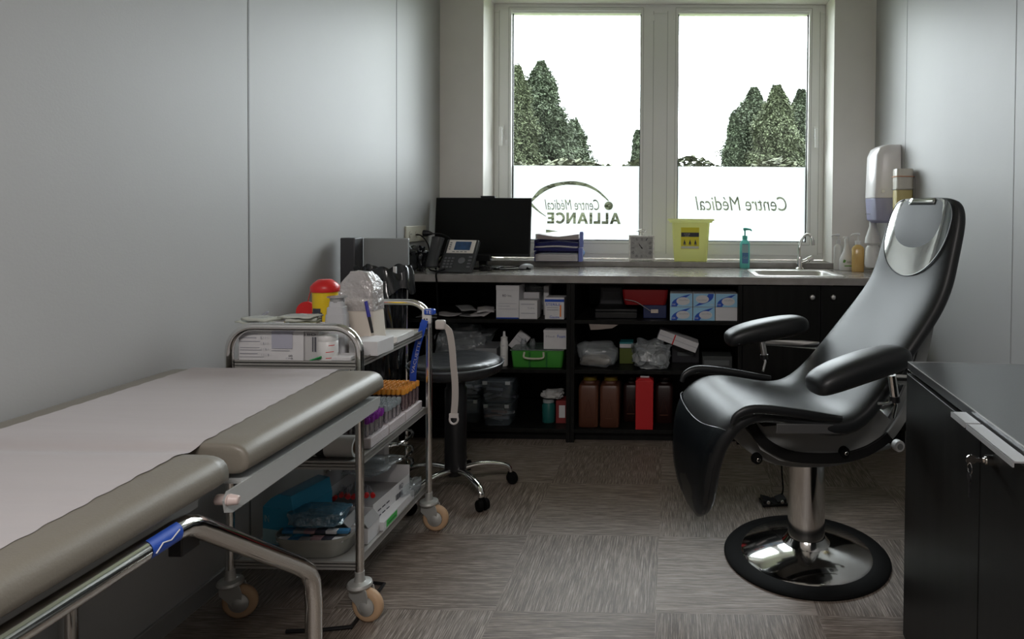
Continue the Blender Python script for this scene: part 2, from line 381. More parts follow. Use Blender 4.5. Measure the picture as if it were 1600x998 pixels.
def stroke(pts, widths):
    P = spline([(*fz(*p), 0) for p in pts], 8); n = len(P); L_, R_ = [], []
    for i, p in enumerate(P):
        a = P[max(0, i-1)]; bq = P[min(n-1, i+1)]; t = (bq-a).normalized(); nn = Vector((-t.y, t.x, 0))
        u = i/(n-1)*(len(widths)-1); k = min(int(u), len(widths)-2); wd = (widths[k]*(1-u+k)+widths[k+1]*(u-k))/2*YF/F_PX
        L_.append((p+nn*wd)[:2]); R_.append((p-nn*wd)[:2])
    return L_+R_[::-1]
Zf = fz(900, 259)[1]
polys = [stroke([(829, 315), (845, 299), (862, 290.5), (880, 286.5), (897, 286), (915, 289), (932, 297), (945, 308), (951, 314)], [3, 7, 6, 5, 6, 5, 3.5, 2.5, 1.5]),
         stroke([(828.5, 317.5), (835, 324), (843, 331), (853, 338)], [4.5, 3, 2, 1]),
         stroke([(853, 361), (858, 361), (864, 361), (871, 361.5)], [5, 4, 2, .5])]
cx, cz = fz(951, 321.5); polys.append([(cx+.029*cos(t*pi/12), cz+.029*sin(t*pi/12)) for t in range(24)])
tk = .25
LET = {'L': (.62, [[(0, 0), (.62, 0), (.62, tk), (tk, tk), (tk, 1), (0, 1)]]), 'I': (tk, [[(0, 0), (tk, 0), (tk, 1), (0, 1)]]),
       'E': (.64, [[(0, 0), (.64, 0), (.64, tk*.85), (tk, tk*.85), (tk, .40), (.56, .40), (.56, .60), (tk, .60), (tk, 1-tk*.85), (.64, 1-tk*.85), (.64, 1), (0, 1)]]),
       'N': (.88, [[(0, 0), (tk, 0), (tk, .60), (.64, 0), (.88, 0), (.88, 1), (.63, 1), (.63, .40), (.24, 1), (0, 1)]]),
       'A': (1.02, [[(0, 0), (.27, 0), (.35, .22), (.67, .22), (.75, 0), (1.02, 0), (.64, 1), (.38, 1)], [(.42, .41), (.60, .41), (.51, .68)]]),
       'C': (.88, [[(.5+.5*cos(radians(q)), .5+.51*sin(radians(q))) for q in range(42, 319, 12)]+[(.5+.27*cos(radians(q)), .5+.28*sin(radians(q))) for q in range(318, 41, -12)]])}
W_ = sum(LET[c][0] for c in 'ALLIANCE')+.13*7; xr_, xl_ = fz(970, 340)[0], fz(855, 340)[0]; zlo, zhi = fz(900, 349.5)[1], fz(900, 332)[1]; cur = 0
for c in 'ALLIANCE':
    for pl in LET[c][1]: polys.append([(xr_-(cur+p[0])/W_*(xr_-xl_), zlo+p[1]*(zhi-zlo)) for p in pl])
    cur += LET[c][0]+.13
bz = text_splines('Centre Médical', fz(936, 320)[0], fz(851, 320)[0], fz(900, 328)[1], fz(900, 311.5)[1], shear=.25, bold=-.006)
f1 = film('frosted_film', gx[0][0]+.006, gx[0][1]-.006, gz0+.006, Zf, bz, polys, None)
tag(f1, 'frosted film on left window pane with ALLIANCE logo cut out in reverse', 'window film')
bz = text_splines('Centre Médical', fz(1229, 318)[0], fz(1086, 318)[0], fz(1158, 329)[1], fz(1158, 307)[1], shear=.25, bold=-.006)
f2 = film('frosted_film', gx[1][0]+.006, gx[1][1]-.006, gz0+.006, fz(1158, 260.5)[1], bz, [], None)
tag(f2, 'frosted film on right window pane with only Centre Médical cut out in reverse', 'window film')

# sill slab
stone = mat('grey_laminate_worktop', (.29, .27, .255), .22, noise_amt=.15, noise_scale=14, rn=.015, spec=.75)
struct(G().box(OX0-.28, OX1+.02, 4.155, 4.43, .9005, .934).build('trim_5', stone, bev=.003))

# ---------------------------------------------------------------- outdoors
grass = mat('outdoor_grass', (.07, .09, .03), .9, noise_amt=.5, noise_scale=.8)
tag(G().box(-60, 60, 4.9, 90, -.5, -.4).build('lawn', grass), 'green lawn outside beyond the frosted window', 'lawn', kind='structure')
random.seed(5)
def needle_mat(n, c):
    return mat(n, c, .8, noise_amt=.6, noise_scale=5, spec=.2)
nm = [needle_mat('spruce_needles', (.042, .054, .032)), needle_mat('spruce_needles_olive', (.050, .060, .032))]
bark = mat('bark', (.09, .065, .045), .9)
import numpy as np
def conifer(px, py, Y, R, seed, label, m=0, dens=1.0, z0=.05, droop=.30, powr=.75):
    rs = np.random.RandomState(seed); p = atY(px, py, Y); H = p.z+.4
    t = thing('conifer_tree', label, 'tree', (p.x, Y, -.4)); ph = rs.uniform(0, 6.28, 6)
    def lob(a, z): return 1+.13*np.sin(2*a+1.3*z+ph[0])+.13*np.sin(3*a-2.1*z+ph[1])+.16*np.sin(z*5.3+ph[2]+a)+.06*np.sin(5*a+z*7+ph[3])
    n = int(5200*dens*H/7)                                   # boughs, each carrying many short needle sprays
    f = z0+(1-z0)*rs.rand(n)**1.1; z = f*H; a = rs.uniform(0, 2*np.pi, n)
    l = R*np.minimum((1-f)**powr, (1-f)*2.6)*lob(a, z)*(.62+.62*rs.rand(n)**1.6)+.06; K = 22
    u = rs.uniform(.5, 1, (n, K)); aa = a[:, None]+rs.normal(0, .05, (n, K))
    c = np.stack([np.cos(aa)*l[:, None]*u, np.sin(aa)*l[:, None]*u, z[:, None]-droop*l[:, None]*u*u+.30*u**3+rs.normal(0, .028, (n, K))], -1).reshape(-1, 3)
    N_ = len(c); b = np.repeat(a, K)+rs.uniform(-1.3, 1.3, N_); e = np.stack([np.cos(b), np.sin(b), rs.uniform(-1.3, .5, N_)], -1); e /= np.linalg.norm(e, axis=1)[:, None]; e *= rs.uniform(.06, .15, N_)[:, None]
    w_ = np.stack([-np.sin(b), np.cos(b), rs.uniform(-.8, .8, N_)], -1)*rs.uniform(.010, .024, N_)[:, None]
    V = np.stack([c-w_, c+e*.5-w_*1.3, c+e, c+e*.5+w_*1.3], 1).reshape(-1, 3)
    # solid inner mass of boughs
    zz = H*(.06+.925*np.arange(90)/89); ang = 2*np.pi*np.arange(40)/40
    Rz = np.maximum(.02, R*np.minimum(np.maximum(0, 1-zz/H)**powr, np.maximum(0, 1-zz/H)*2.6)[:, None]*.60*lob(ang[None], zz[:, None])*(1+.16*rs.uniform(-1, 1, (90, 40))))
    core = np.stack([Rz*np.cos(ang), Rz*np.sin(ang), (zz[:, None]-.1)+0*Rz], -1).reshape(-1, 3)
    F1 = np.arange(N_*4).reshape(-1, 4); i0 = N_*4+(np.arange(89)[:, None]*40+np.arange(40)); i1 = N_*4+(np.arange(89)[:, None]*40+(np.arange(40)+1) % 40)
    F2 = np.stack([i0, i1, i1+40, i0+40], -1).reshape(-1, 4); VV = np.concatenate([V, core]); FF = np.concatenate([F1, F2])
    me = bpy.data.meshes.new('foliage'); me.vertices.add(len(VV)); me.vertices.foreach_set('co', VV.astype(np.float32).ravel())
    me.loops.add(FF.size); me.loops.foreach_set('vertex_index', FF.astype(np.int32).ravel()); me.polygons.add(len(FF)); me.polygons.foreach_set('loop_start', (np.arange(len(FF))*4).astype(np.int32))
    me.update(calc_edges=True); me.materials.append(nm[m]); o = bpy.data.objects.new('foliage', me); COL.objects.link(o); o.parent = t
    G().tube([(0, 0, 0), (0, 0, H*.5), (0, 0, H*.97)], [.16, .09, .02], 8).build('trunk', bark, t)
    return t
conifer(846, 106, 24, 2.1, 1, 'tall pointed spruce seen through the left window pane', 0, 1.5, powr=.62)
conifer(808, 114, 22.0, 1.05, 2, 'spruce cut off by the left edge of the left pane', 1, 1.2, powr=.6)
conifer(897, 196, 25.5, 1.35, 3, 'low shaggy spruce to the right of the tall pointed one', 0, 1.2, powr=.55)
conifer(998, 212, 26, .85, 4, 'small lone spruce beside the centre window post', 0, 1.0)
conifer(1178, 147, 24.6, 1.75, 5, 'spruce on the left side of the dense clump in right pane', 0, 1.5, powr=.55)
conifer(1214, 145, 22.4, 1.55, 6, 'spruce in the middle of the dense clump in right pane', 1, 1.5, powr=.55)
conifer(1252, 150, 24.2, 1.15, 7, 'spruce cut off by the right edge of the right pane', 0, 1.2, powr=.5)
conifer(1147, 190, 22.6, .55, 8, 'short spruce at the left foot of the dense clump', 0, 1.0, powr=.6)
def bare_tree(px, py, Y, seed, label, sc=1):
    rnd = random.Random(seed); p = atY(px, py, Y); t = thing('bare_tree', label, 'tree', (p.x, Y, -.4)); g = G(); H = p.z+.4
    def br(a, d, l, r, k):
        b_ = a+d*l; g.tube([a, a+d*l*.5+Vector((rnd.uniform(-.05, .05)*l, 0, rnd.uniform(-.05, .05)*l)), b_], [r, r*.8, r*.6], 5, caps=False)
        if k > 0:
            for _ in range(4 if k > 2 else 3): br(a+d*l*rnd.uniform(.5, 1), (d+Vector((rnd.uniform(-.9, .9), rnd.uniform(-.9, .9), rnd.uniform(-.2, .5)))).normalized(), l*rnd.uniform(.55, .8), r*.55, k-1)
    br(Vector((0, 0, 0)), Vector((.02, 0, 1)), H*.42, .022*sc, 4)
    g.build('branches', mat('pale_bark', (.40, .35, .30), .9), t); return t
bare_tree(1088, 226, 24, 3, 'leafless pale tree seen low in the right pane')
bare_tree(945, 240, 27, 9, 'leafless twiggy tree low between the spruces')
def hedge(x0, x1, Y, H, seed, label):
    rnd = random.Random(seed); g = G()
    for _ in range(int((x1-x0)*1300)):
        x = rnd.uniform(x0, x1); z = H*(rnd.random()**.7)*(1+.12*noise.noise(Vector((x*.9, seed, 0)))); c = Vector((x, Y+rnd.uniform(-.35, .35), z-.4)); a = rnd.uniform(0, 6.28)
        e_ = Vector((cos(a), sin(a), rnd.uniform(-.3, .6)))*.16; w_ = Vector((-sin(a), cos(a), .4))*.07; g.quad([c-w_, c+e_-w_*.5, c+e_+w_*.5, c+w_])
    g.loft([[(x, Y-.25, -.4) for x in (x0, x1)], [(x, Y-.25, H-.75) for x in (x0, x1)], [(x, Y+.25, H-.75) for x in (x0, x1)]], caps=False, closed=False)
    return tag(g.build('hedge', mat('hedge_leaves', (.042, .046, .026), .8, noise_amt=.5, noise_scale=2, spec=.2), fix=False), label, 'hedge', kind='stuff')
hedge(-9, 7, 18, 3.0, 1, 'olive green hedge outside behind the frosted film')
# unseen housing added above the fill light, behind the viewpoint
fill_box = thing('fill_light_housing', 'unseen white box added above the fill light over the near half of the room', 'ceiling light', (-.1, -.6, 2.749))
G().box(-.60, .60, -.30, .30, -.168, -.001).build('housing', pvc, fill_box, bev=.004)
# ---------------------------------------------------------------- base cabinets and worktop
YC = 3.55        # cabinet front plane
def cx_(px, Y=YC): return atY(px, 560, Y).x
def czz(py, Y=YC): return atY(1000, py, Y).z
S1, S2, S3 = czz(501), czz(579), czz(672)      # top faces of shelves (front edge)
xa, xb, xc, xd = XL+.001, cx_(891), cx_(1159), XR-.001
def open_cabinet(x0, x1, label, wide_left=.018):
    t = thing('open_shelf_cabinet', label, 'cabinet', ((x0+x1)/2, YC, 0)); X0, X1 = x0-(x0+x1)/2, x1-(x0+x1)/2
    D = 4.178-YC
    G().box(X0+.0005, X0+.022, 0, D, .0, .861).build('side_panel', blackl, t, bev=.001)
    G().box(X1-.022, X1-.0005, 0, D, .0, .861).build('side_panel', blackl, t, bev=.001)
    G().box(X0+.022, X1-.022, D-.012, D, S3, .861).build('back_panel', blackl, t)
    G().box(X0+.022, X1-.022, 0.0, .10, .853, .861).build('top_rail', blackl, t)
    for z in (S1, S2, S3): G().box(X0+.022, X1-.022, .004, D-.012, z-.02, z).build('shelf', blackl, t, bev=.001)
    G().box(X0+.022, X1-.022, .05, .066, 0, S3-.02).build('plinth', blackl, t)
    return t
open_cabinet(xa, xb, 'black open cabinet with three shelves at the left end under the worktop')
open_cabinet(xb, xc, 'black open cabinet with three shelves in the middle holding glove boxes')
t = thing('door_cabinet', 'black two-door cabinet under the sink with round steel knobs', 'cabinet', ((xc+xd)/2, YC, 0))
hx = (xd-xc)/2; D = 4.178-YC
g = G(); g.box(-hx+.0005, -hx+.02, .02, D, .0, .861); g.box(hx-.02, hx, .02, D, 0, .861); g.box(-hx+.02, hx-.02, D-.012, D, .08, .861); g.box(-hx+.02, hx-.02, .02, D, .08, .1)
g.build('body', blackl, t); G().box(-hx+.02, hx-.02, .05, .066, 0, .08).build('plinth', blackl, t)
dm = cx_(1281.5)-(xc+xd)/2
for a, b2, kx in ((-hx+.003, dm-.0015, cx_(1267)-(xc+xd)/2), (dm+.0015, hx-.003, cx_(1299.5)-(xc+xd)/2)):
    d = G().box(a, b2, 0, .018, .085, .855).build('door', blackl, t, bev=.0015)
    z = czz(461)
    G().lathe([(.004, 0), (.005, .008), (.0125, .014), (.0145, .020), (.011, .026), (.001, .028)], M=Matrix.Translation((kx, 0, z)) @ Matrix.Rotation(pi/2, 4, 'X'), seg=20).build('knob', steel, d)
# worktop with the sink cut-out
WZ = .90; WY0 = atZ(900, 430.7, WZ).y
sk0, sk1 = atZ(1188, 431, WZ), atZ(1308, 431, WZ); sx0, sx1 = sk0.x, sk1.x; sy0, sy1 = WY0+.09, WY0+.45
g = G(); z0 = .8615
for q in ((XL+.001, sx0, WY0, 4.179), (sx1, XR-.001, WY0, 4.179), (sx0, sx1, WY0, sy0), (sx0, sx1, sy1, 4.179)): g.box(*q, z0, WZ)
bmesh.ops.remove_doubles(g.bm, verts=g.bm.verts[:], dist=.0001)
wt = tag(g.build('worktop', stone), 'long grey stone-look worktop running under the window', 'worktop')
# sink
t = thing('kitchen_sink', 'small inset stainless sink at the right end of the worktop', 'sink', ((sx0+sx1)/2, (sy0+sy1)/2, WZ))
a, b2 = (sx1-sx0)/2, (sy1-sy0)/2
g = G(); rim = rrect(2*a+.06, 2*b2+.07, .03); inn = rrect(2*a-.02, 2*b2-.02, .05)
def ring(pl, z): return [(p[0], p[1], z) for p in pl]
g.loft([ring(rim, .0005), ring(rim, .003), ring(rrect(2*a+.05, 2*b2+.06, .03), .005), ring(rrect(2*a, 2*b2, .05), .004), ring(inn, -.004), ring(rrect(2*a-.05, 2*b2-.05, .05), -.12)], caps=False)
g.quad(ring(rrect(2*a-.05, 2*b2-.05, .05), -.12)); g.build('basin', steel, t, ang=50)
G().lathe([(.03, -.119), (.03, -.117), (.015, -.1185), (.001, -.1185)], (0, 0, 0), 20).build('drain', chrome, t)
# tap
p = atZ(1240, 417, WZ); t = thing('mixer_tap', 'arched chrome mixer tap behind the sink', 'tap', (p.x, 4.07, WZ+.001))
G().lathe([(.026, 0), (.026, .006), (.017, .014), (.015, .07), (.012, .08), (.001, .082)], seg=24).build('base', chrome, t)
s_ = spline([(0, 0, .07), (-.003, 0, .13), (.008, -.012, .18), (.032, -.03, .213), (.056, -.045, .206), (.068, -.052, .178)], 8)
G().tube(s_, .0085, 12).build('spout', chrome, t); G().cyl((.068, -.052, .182), (.070, -.053, .15), .012, .011).build('aerator', chrome, t)
g = G(); g.cyl((.0, 0, .04), (.05, -.012, .062), .011, .013); g.cyl((.048, -.012, .06), (.075, -.02, .075), .017, .014, seg=10); g.build('lever', chrome, t)

# ---------------------------------------------------------------- right hand foreground cabinet
CH = .82
p0 = atZ(1418.5, 565, CH); ang = -radians(3.0)
t = thing('low_cabinet', 'black low filing cabinet with steel edge handles in the right foreground', 'cabinet', (p0.x, p0.y, 0), ang)
CL, CW = 1.35, .56
topm = mat('black_satin_top', (.045, .046, .048), .28, bump=.05, bump_scale=300, spec=.6)
G().box(.012, CW-.02, -CL+.01, -.012, .0, CH-.026).build('body', blackl, t, bev=.002)
tp = G().box(0, CW, -CL, 0, CH-.022, CH).build('top', topm, t, bev=.001)
G().box(-.0008, .0012, -CL, -.0, CH-.0015, CH+.0008).box(.0013, CW, -.0012, .0008, CH-.0015, CH+.0006).build('edge_highlight', mat('painted_highlight', (.35, .35, .35), .3), tp)  # thin pale strips paint the bright highlight along the top's edges
Minv = (Matrix.Translation((p0.x, p0.y, 0)) @ Matrix.Rotation(ang, 4, 'Z')).inverted(); nL = Vector((cos(ang), sin(ang), 0)); PL = Vector((p0.x, p0.y, 0))
def cabf(px, py, off=0): return Minv @ atP(px, py, PL+nL*off, nL)
seam = cabf(1534, 850, .0).y
for a, b2 in ((-.012, seam+.002), (seam-.002, -CL+.01)):
    G().box(-.006, .0115, min(a, b2), max(a, b2), .05, CH-.03).build('door', blackl, t, bev=.001)
h0, h1 = cabf(1487, 649, -.035), cabf(1584, 716, -.035); hz = (h0.z+h1.z)/2
sat = mat('satin_aluminium', (.62, .62, .63), .42, .7)
for a, b2 in ((h0.y, seam+.004), (seam-.004, h1.y)):
    g = G(); lo, hi = min(a, b2), max(a, b2); g.box(-.036, -.005, lo, hi, hz-.0015, hz+.0015); g.box(-.037, -.034, lo, hi, hz-.009, hz+.0015); g.build('handle', sat, t)
k = cabf(1546, 719, -.01)
lk = G().cyl((-.006, k.y, k.z), (-.018, k.y, k.z), .010).cyl((-.018, k.y, k.z), (-.021, k.y, k.z), .007).build('lock', chrome, t)
ko = tag(G().box(-.042, -.019, k.y-.001, k.y+.001, k.z-.004, k.z+.004).cyl((-.045, k.y-.0012, k.z), (-.045, k.y+.0012, k.z), .010).build('key', chrome), 'small steel key stuck in the lock of the black cabinet', 'key')
ko.matrix_world = Minv.inverted()
g = G(); cxk = (-.047, k.y, k.z-.017); g.tube([(cxk[0]+.0*cos(q), cxk[1]+.011*cos(q), cxk[2]+.011*sin(q)) for q in [i*pi/8 for i in range(16)]], .0009, 6, closed=True); g.build('key_ring', chrome, ko)
g = G(); g.box(-.049, -.047, k.y-.004, k.y+.004, k.z-.075, k.z-.028); g.cyl((-.0495, k.y, k.z-.034), (-.0465, k.y, k.z-.034), .009); g.build('spare_key', blackp, ko)

# ---------------------------------------------------------------- exam couch
vin = mat('taupe_vinyl', (.190, .172, .142), .42, bump=.05, bump_scale=260, rn=.04, noise_scale=5)
CX0, CX1, CT = -1.450, -.818, .78
t = thing('exam_couch', 'taupe vinyl examination couch with chrome tube legs in the left foreground', 'exam couch', (CX0+.3, .6, 0))
def L3(x, y, z): return (x-(CX0+.3), y-.6, z)
def pad(y0, y1, name, zt=CT):
    g = G(); pr = []
    r = .022; hw = (CX1-CX0)/2; zb = zt-.072; xc2 = (CX0+CX1)/2
    sec = [(-hw+.006, zb), (-hw, zb+r), (-hw, zt-r*1.3), (-hw+.008, zt-.009), (-hw+.03, zt-.0008), (-hw+.048, zt), (-hw*.5, zt), (hw*.5, zt), (hw-.048, zt), (hw-.03, zt-.0008), (hw-.008, zt-.009), (hw, zt-r*1.3), (hw, zb+r), (hw-.006, zb)]
    zc = (zb+zt)/2
    def rr(y, k, kx): return [L3(xc2+p[0]*kx, y, zc+(p[1]-zc)*k) for p in sec]
    g.loft([rr(y0, .80, .992), rr(y0+.003, .93, .998), rr(y0+.010, 1, 1), rr((y0+y1)/2, 1, 1), rr(y1-.010, 1, 1), rr(y1-.003, .93, .998), rr(y1, .80, .992)])
    return g.build(name, vin, t, sub=1, ang=60)
pad(-.55, 1.222, 'main_pad'); pad(1.268, 1.885, 'head_pad')
wsteel = mat('white_enamel', (.46, .47, .465), .35)
g = G(); pl = [(1.215, .692), (1.220, .668), (1.240, .660), (1.86, .674), (1.875, .69), (1.875, .706), (1.26, .706), (1.24, .706), (1.225, .706)]
g.prism([(y-.6, z) for y, z in pl], L3(CX1-.012, 0, 0)[0], L3(CX1-.008, 0, 0)[0], 'x'); g.prism([(y-.6, z) for y, z in pl], L3(CX0+.014, 0, 0)[0], L3(CX0+.018, 0, 0)[0], 'x')
g.box(L3(CX0+.018, 0, 0)[0], L3(CX1-.012, 0, 0)[0], 1.27-.6, 1.87-.6, .702, .707); g.build('head_frame', wsteel, t)
g = G(); g.box(L3(CX0+.02, 0, 0)[0], L3(CX1-.05, 0, 0)[0], -.5-.6, 1.205-.6, .685, .706); g.build('main_frame', wsteel, t)
g = G(); g.cyl(L3(CX1-.03, 1.226, .690), L3(CX1-.006, 1.226, .690), .010); g.cyl(L3(CX1-.008, 1.226, .690), L3(CX1+.010, 1.230, .688), .011, .008); g.build('lever_knob', mat('pinkish_grip', (.62, .5, .47), .4), t, bev=.002)
g = G(); g.box(L3(-.875, 0, 0)[0], L3(-.850, 0, 0)[0], 1.14-.6, 1.185-.6, .625, .680); g.build('control_box', blackp, t, bev=.002)
G().prism([(1.157-.6, .660), (1.171-.6, .660), (1.164-.6, .673)], L3(-.8495, 0, 0)[0], L3(-.849, 0, 0)[0], 'x').build('warning_label', yellow, t)
for X in (CX1-.018, CX0+.03):
    pth = [(X, -.30, .02), (X, -.30, .3), (X, -.28, .40), (X, -.20, .50)]
    yb1, zb1 = 1.130, .690
    yk, zk = 1.540, .392
    dn = [(X, .0, .688), (X, .45, .689), (X, .9, .689), (X, 1.10, .689), (X, 1.125, .687), (X, 1.15, .677), (X, 1.19, .648)]
    up = [(X, yk-.07, zk+.045), (X, yk-.028, zk+.010), (X, yk-.006, zk-.028), (X, yk, zk-.08), (X, yk, .2), (X, yk, .021)]
    g = G(); g.tube([L3(*q) for q in pth+[(X, -.08, .64)]+dn+up], .0185, 16); lg = g.build('leg_frame', chrome, t, ang=60)
    G().cyl(L3(X, yk, 0), L3(X, yk, .022), .024).build('foot_cap', blackr, lg); G().cyl(L3(X, -.3, 0), L3(X, -.3, .022), .024).build('foot_cap', blackr, lg)
    if X > -1:
        X_ST = .689; st = G()
        M_ = Matrix.Translation(L3(X, .965, .684)) @ Matrix.Rotation(pi/2, 4, 'Y')
        rings = [[L3(X+.0190*cos(a_), y_, X_ST+.0190*sin(a_)) for a_ in [radians(d) for d in range(-40, 75, 10)]] for y_ in (1.035, 1.065, 1.10)]
        st.loft(rings, caps=False, closed=False, m=0)
        st.tube([L3(X+.0196, 1.04, .684), L3(X+.0192, 1.055, .694), L3(X+.0196, 1.072, .690), L3(X+.0186, 1.092, .698)], .0012, 6, m=1)
        st.build('sticker', [blue, white], lg, fix=False)
g = G()
for y in (1.54, -.3): G().tube([L3(CX0+.03, y, .12), L3(CX1-.018, y, .12)], .012, 10).build('cross_bar', chrome, t)
g.bm.free()
# hidden side posts carrying the bed
g = G(); g.tube([L3(-.89, .78, .685), L3(-.89, .78, .30), L3(-.89, .78, .125)], .013, 12); g.tube([L3(-.875, .78, .685), L3(-.875, .78, .125)], .009, 10)
g.build('lift_strut', inox, t)
g = G(); g.tube([L3(-1.12, -.30, .12), L3(-1.12, 1.53, .12)], .014, 10); g.tube([L3(-1.12, .78, .12), L3(-.88, .78, .13)], .012, 10); g.build('base_bar', inox, t)
# paper cover
pap = mat('paper_roll', (.45, .42, .425), .75, noise_amt=.02, noise_scale=8, bump=.35, bump_scale=6, stretch=(.35, 3.5, 1))
g = G(); rows = []
yy = [-.5+i*(1.882+.5)/420 for i in range(421)]
for y in yy:
    u = (y+.5)/2.36; xl = -1.372+.004*u+.0013*sin(y*150)+.0010*sin(y*83); xr = -.885-.060*max(0, (y-.86))+.0015*sin(y*140)+.0011*sin(y*77+1)
    dip = .010*math.exp(-((y-1.245)/.025)**2)
    rows.append([(xl+(xr-xl)*k/14, y, CT+.0008-dip*(1 if k < 13 else .8)+(.0 if k in (0, 14) else .0012*max(0, noise.noise(Vector((k*.3, y*9, 0)))))) for k in range(15)])
g.loft(rows, caps=False, closed=False)
tag(g.build('couch_paper', pap, fix=True), 'pale disposable paper sheet laid along the exam couch', 'paper sheet')

# ---------------------------------------------------------------- steel trolley
TX0, TX1, TY0, TY1 = -1.325, -.932, 1.975, 2.545; TZ = (.170, .474, .777)
t = thing('medical_trolley', 'three-tier stainless steel trolley on tan castors beside the couch', 'trolley', (TX0, TY0, 0))
def T3(x, y, z): return (x-TX0, y-TY0, z)
for Y in (TY0, TY1):
    g = G(); R = .075; ztop = .884; pts = [(TX0, Y, .125), (TX0, Y, .5), (TX0, Y, ztop-R)]
    pts += [(TX0+R-R*cos(a), Y, ztop-R+R*sin(a)) for a in [k*pi/2/8 for k in range(1, 9)]]
    pts += [(TX1-R+R*sin(a), Y, ztop-R+R*cos(a)) for a in [k*pi/2/8 for k in range(0, 9)]]
    pts += [(TX1, Y, .5), (TX1, Y, .125)]
    g.tube([T3(*p_) for p_ in pts], .0125, 16); g.build('tube_frame', chrome, t, ang=60)
for z in TZ:
    g = G(); a, b2, c, d = TX0+.012, TX1-.012, TY0+.002, TY1-.002; h = .026
    g.box(*(a-TX0, b2-TX0), c-TY0, d-TY0, z-.0125, z-.010)
    zt_ = z+.006
    g.box(a-TX0, a-TX0+.002, c-TY0, d-TY0, z-.02, zt_); g.box(b2-TX0-.002, b2-TX0, c-TY0, d-TY0, z-.02, zt_)
    g.box(a-TX0, b2-TX0, c-TY0, c-TY0+.002, z-.02, zt_); g.box(a-TX0, b2-TX0, d-TY0-.002, d-TY0, z-.02, zt_)
    g.box(a-TX0, b2-TX0, c-TY0, d-TY0, z-.003, z)
    g.build('tray', mat('tray_steel', (.50, .49, .47), .36, .55), t)
tan = mat('tan_rubber', (.50, .33, .20), .5); zinc = mat('zinc_plate', (.50, .50, .48), .4, .5)
def caster(x, y, ang_, par):
    g = G(); g.lathe([(.034, .103), (.037, .108), (.034, .116), (.016, .120), (.0135, .135), (.0135, .15)], seg=28)
    M_ = Matrix.Rotation(ang_, 4, 'Z')
    for s in (-1, 1):
        g.prism([(-.024, .104), (.034, .104), (.040, .085), (.040, .042), (.030, .034), (.016, .036), (-.004, .060), (-.024, .078)], s*.018-.0012, s*.018+.0012, 'y', M=M_)
    g.box(-.018, .030, -.018, .018, .1005, .1035, M=M_)
    for v_ in g.bm.verts: v_.co += Vector((x-TX0, y-TY0, 0))
    c = g.build('caster', zinc, par, bev=.001)
    g = G(); M2 = Matrix.Translation((x-TX0, y-TY0, 0)) @ M_ @ Matrix.Translation((.028, 0, .0505)) @ Matrix.Rotation(pi/2, 4, 'X')
    g.lathe([(.030, -.012), (.042, -.013), (.049, -.008), (.0503, 0), (.049, .008), (.042, .013), (.030, .012), (.030, -.012)], seg=36, M=M2, caps=False); g.build('wheel', tan, c, ang=60)
    g = G(); g.lathe([(.001, -.0215), (.014, -.021), (.018, -.018), (.029, -.014), (.029, .014), (.018, .018), (.014, .021), (.001, .0215)], seg=24, M=M2); g.build('wheel_hub', zinc, c)
caster(TX1, TY0, radians(-12), t); caster(TX0, TY0, radians(8), t); caster(TX1, TY1, radians(-4), t); caster(TX0, TY1, radians(30), t)

bp_ = [tuple(atZ(x_, y_, .008)) for x_, y_ in ((447, 986), (500, 984), (549, 979), (575, 945), (600, 912), (560, 908))]
tag(G().tube(bp_, .006, 8).build('foot_bar', blackp), 'black bent foot bar lying on the floor beneath the trolley', 'foot bar')
def onT0(px, py): return atZ(px, py, WZ)
# ---------------------------------------------------------------- treatment chair
CO = Vector((.4964, 2.3691, 0)); CA = math.atan2(-.276, -.961)
chair = thing('treatment_chair', 'black leather reclining treatment chair on a round chrome pedestal base', 'treatment chair', CO, CA)
# local frame: +X towards the feet, +Y towards the camera, Z up
prof = [(-.456, 1.305, .148, .034), (-.449, 1.280, .188, .058), (-.434, 1.225, .206, .068), (-.412, 1.15, .213, .070), (-.392, 1.08, .216, .072), (-.372, 1.01, .221, .074),
        (-.335, .945, .230, .074), (-.275, .870, .238, .072), (-.200, .782, .243, .070), (-.130, .700, .250, .074), (-.068, .634, .264, .082), (-.008, .597, .272, .092), (.070, .597, .264, .086),
        (.155, .616, .252, .068), (.235, .634, .246, .064), (.310, .638, .243, .064), (.378, .618, .240, .070), (.430, .565, .232, .074), (.458, .500, .214, .076), (.468, .430, .196, .076),
        (.468, .350, .174, .074), (.460, .290, .146, .066), (.448, .245, .102, .052), (.438, .215, .050, .030)]
P_ = [Vector((p[0], 0, p[1])) for p in prof]
rings = []; fr_pts = []
for i, p in enumerate(prof):
    a = P_[max(0, i-1)]; b2 = P_[min(len(P_)-1, i+1)]; tt = (b2-a).normalized(); nn = Vector((-tt.z, 0, tt.x))
    if nn.x*1 + nn.z*1 < 0: nn = -nn      # towards front / up
    fr_pts.append((P_[i], nn, p[2]))
    h = p[3]/2; c = P_[i]-nn*h; wd = p[2]; ring_ = []
    for k in range(28):
        q = 2*pi*k/28; cs, sn = cos(q), sin(q)
        yy_ = math.copysign(abs(cs)**.40, cs)*wd*1.015; hh = math.copysign(abs(sn)**.75, sn)*h
        if sn > 0: hh -= .010*(1-(yy_/wd)**2)*(1 if 3 < i < 20 else .3)
        ring_.append(c+nn*hh+Vector((0, yy_, 0)))
    rings.append(ring_)
g = G(); g.loft(rings); g.build('upholstery', leather, chair, sub=2, ang=80)
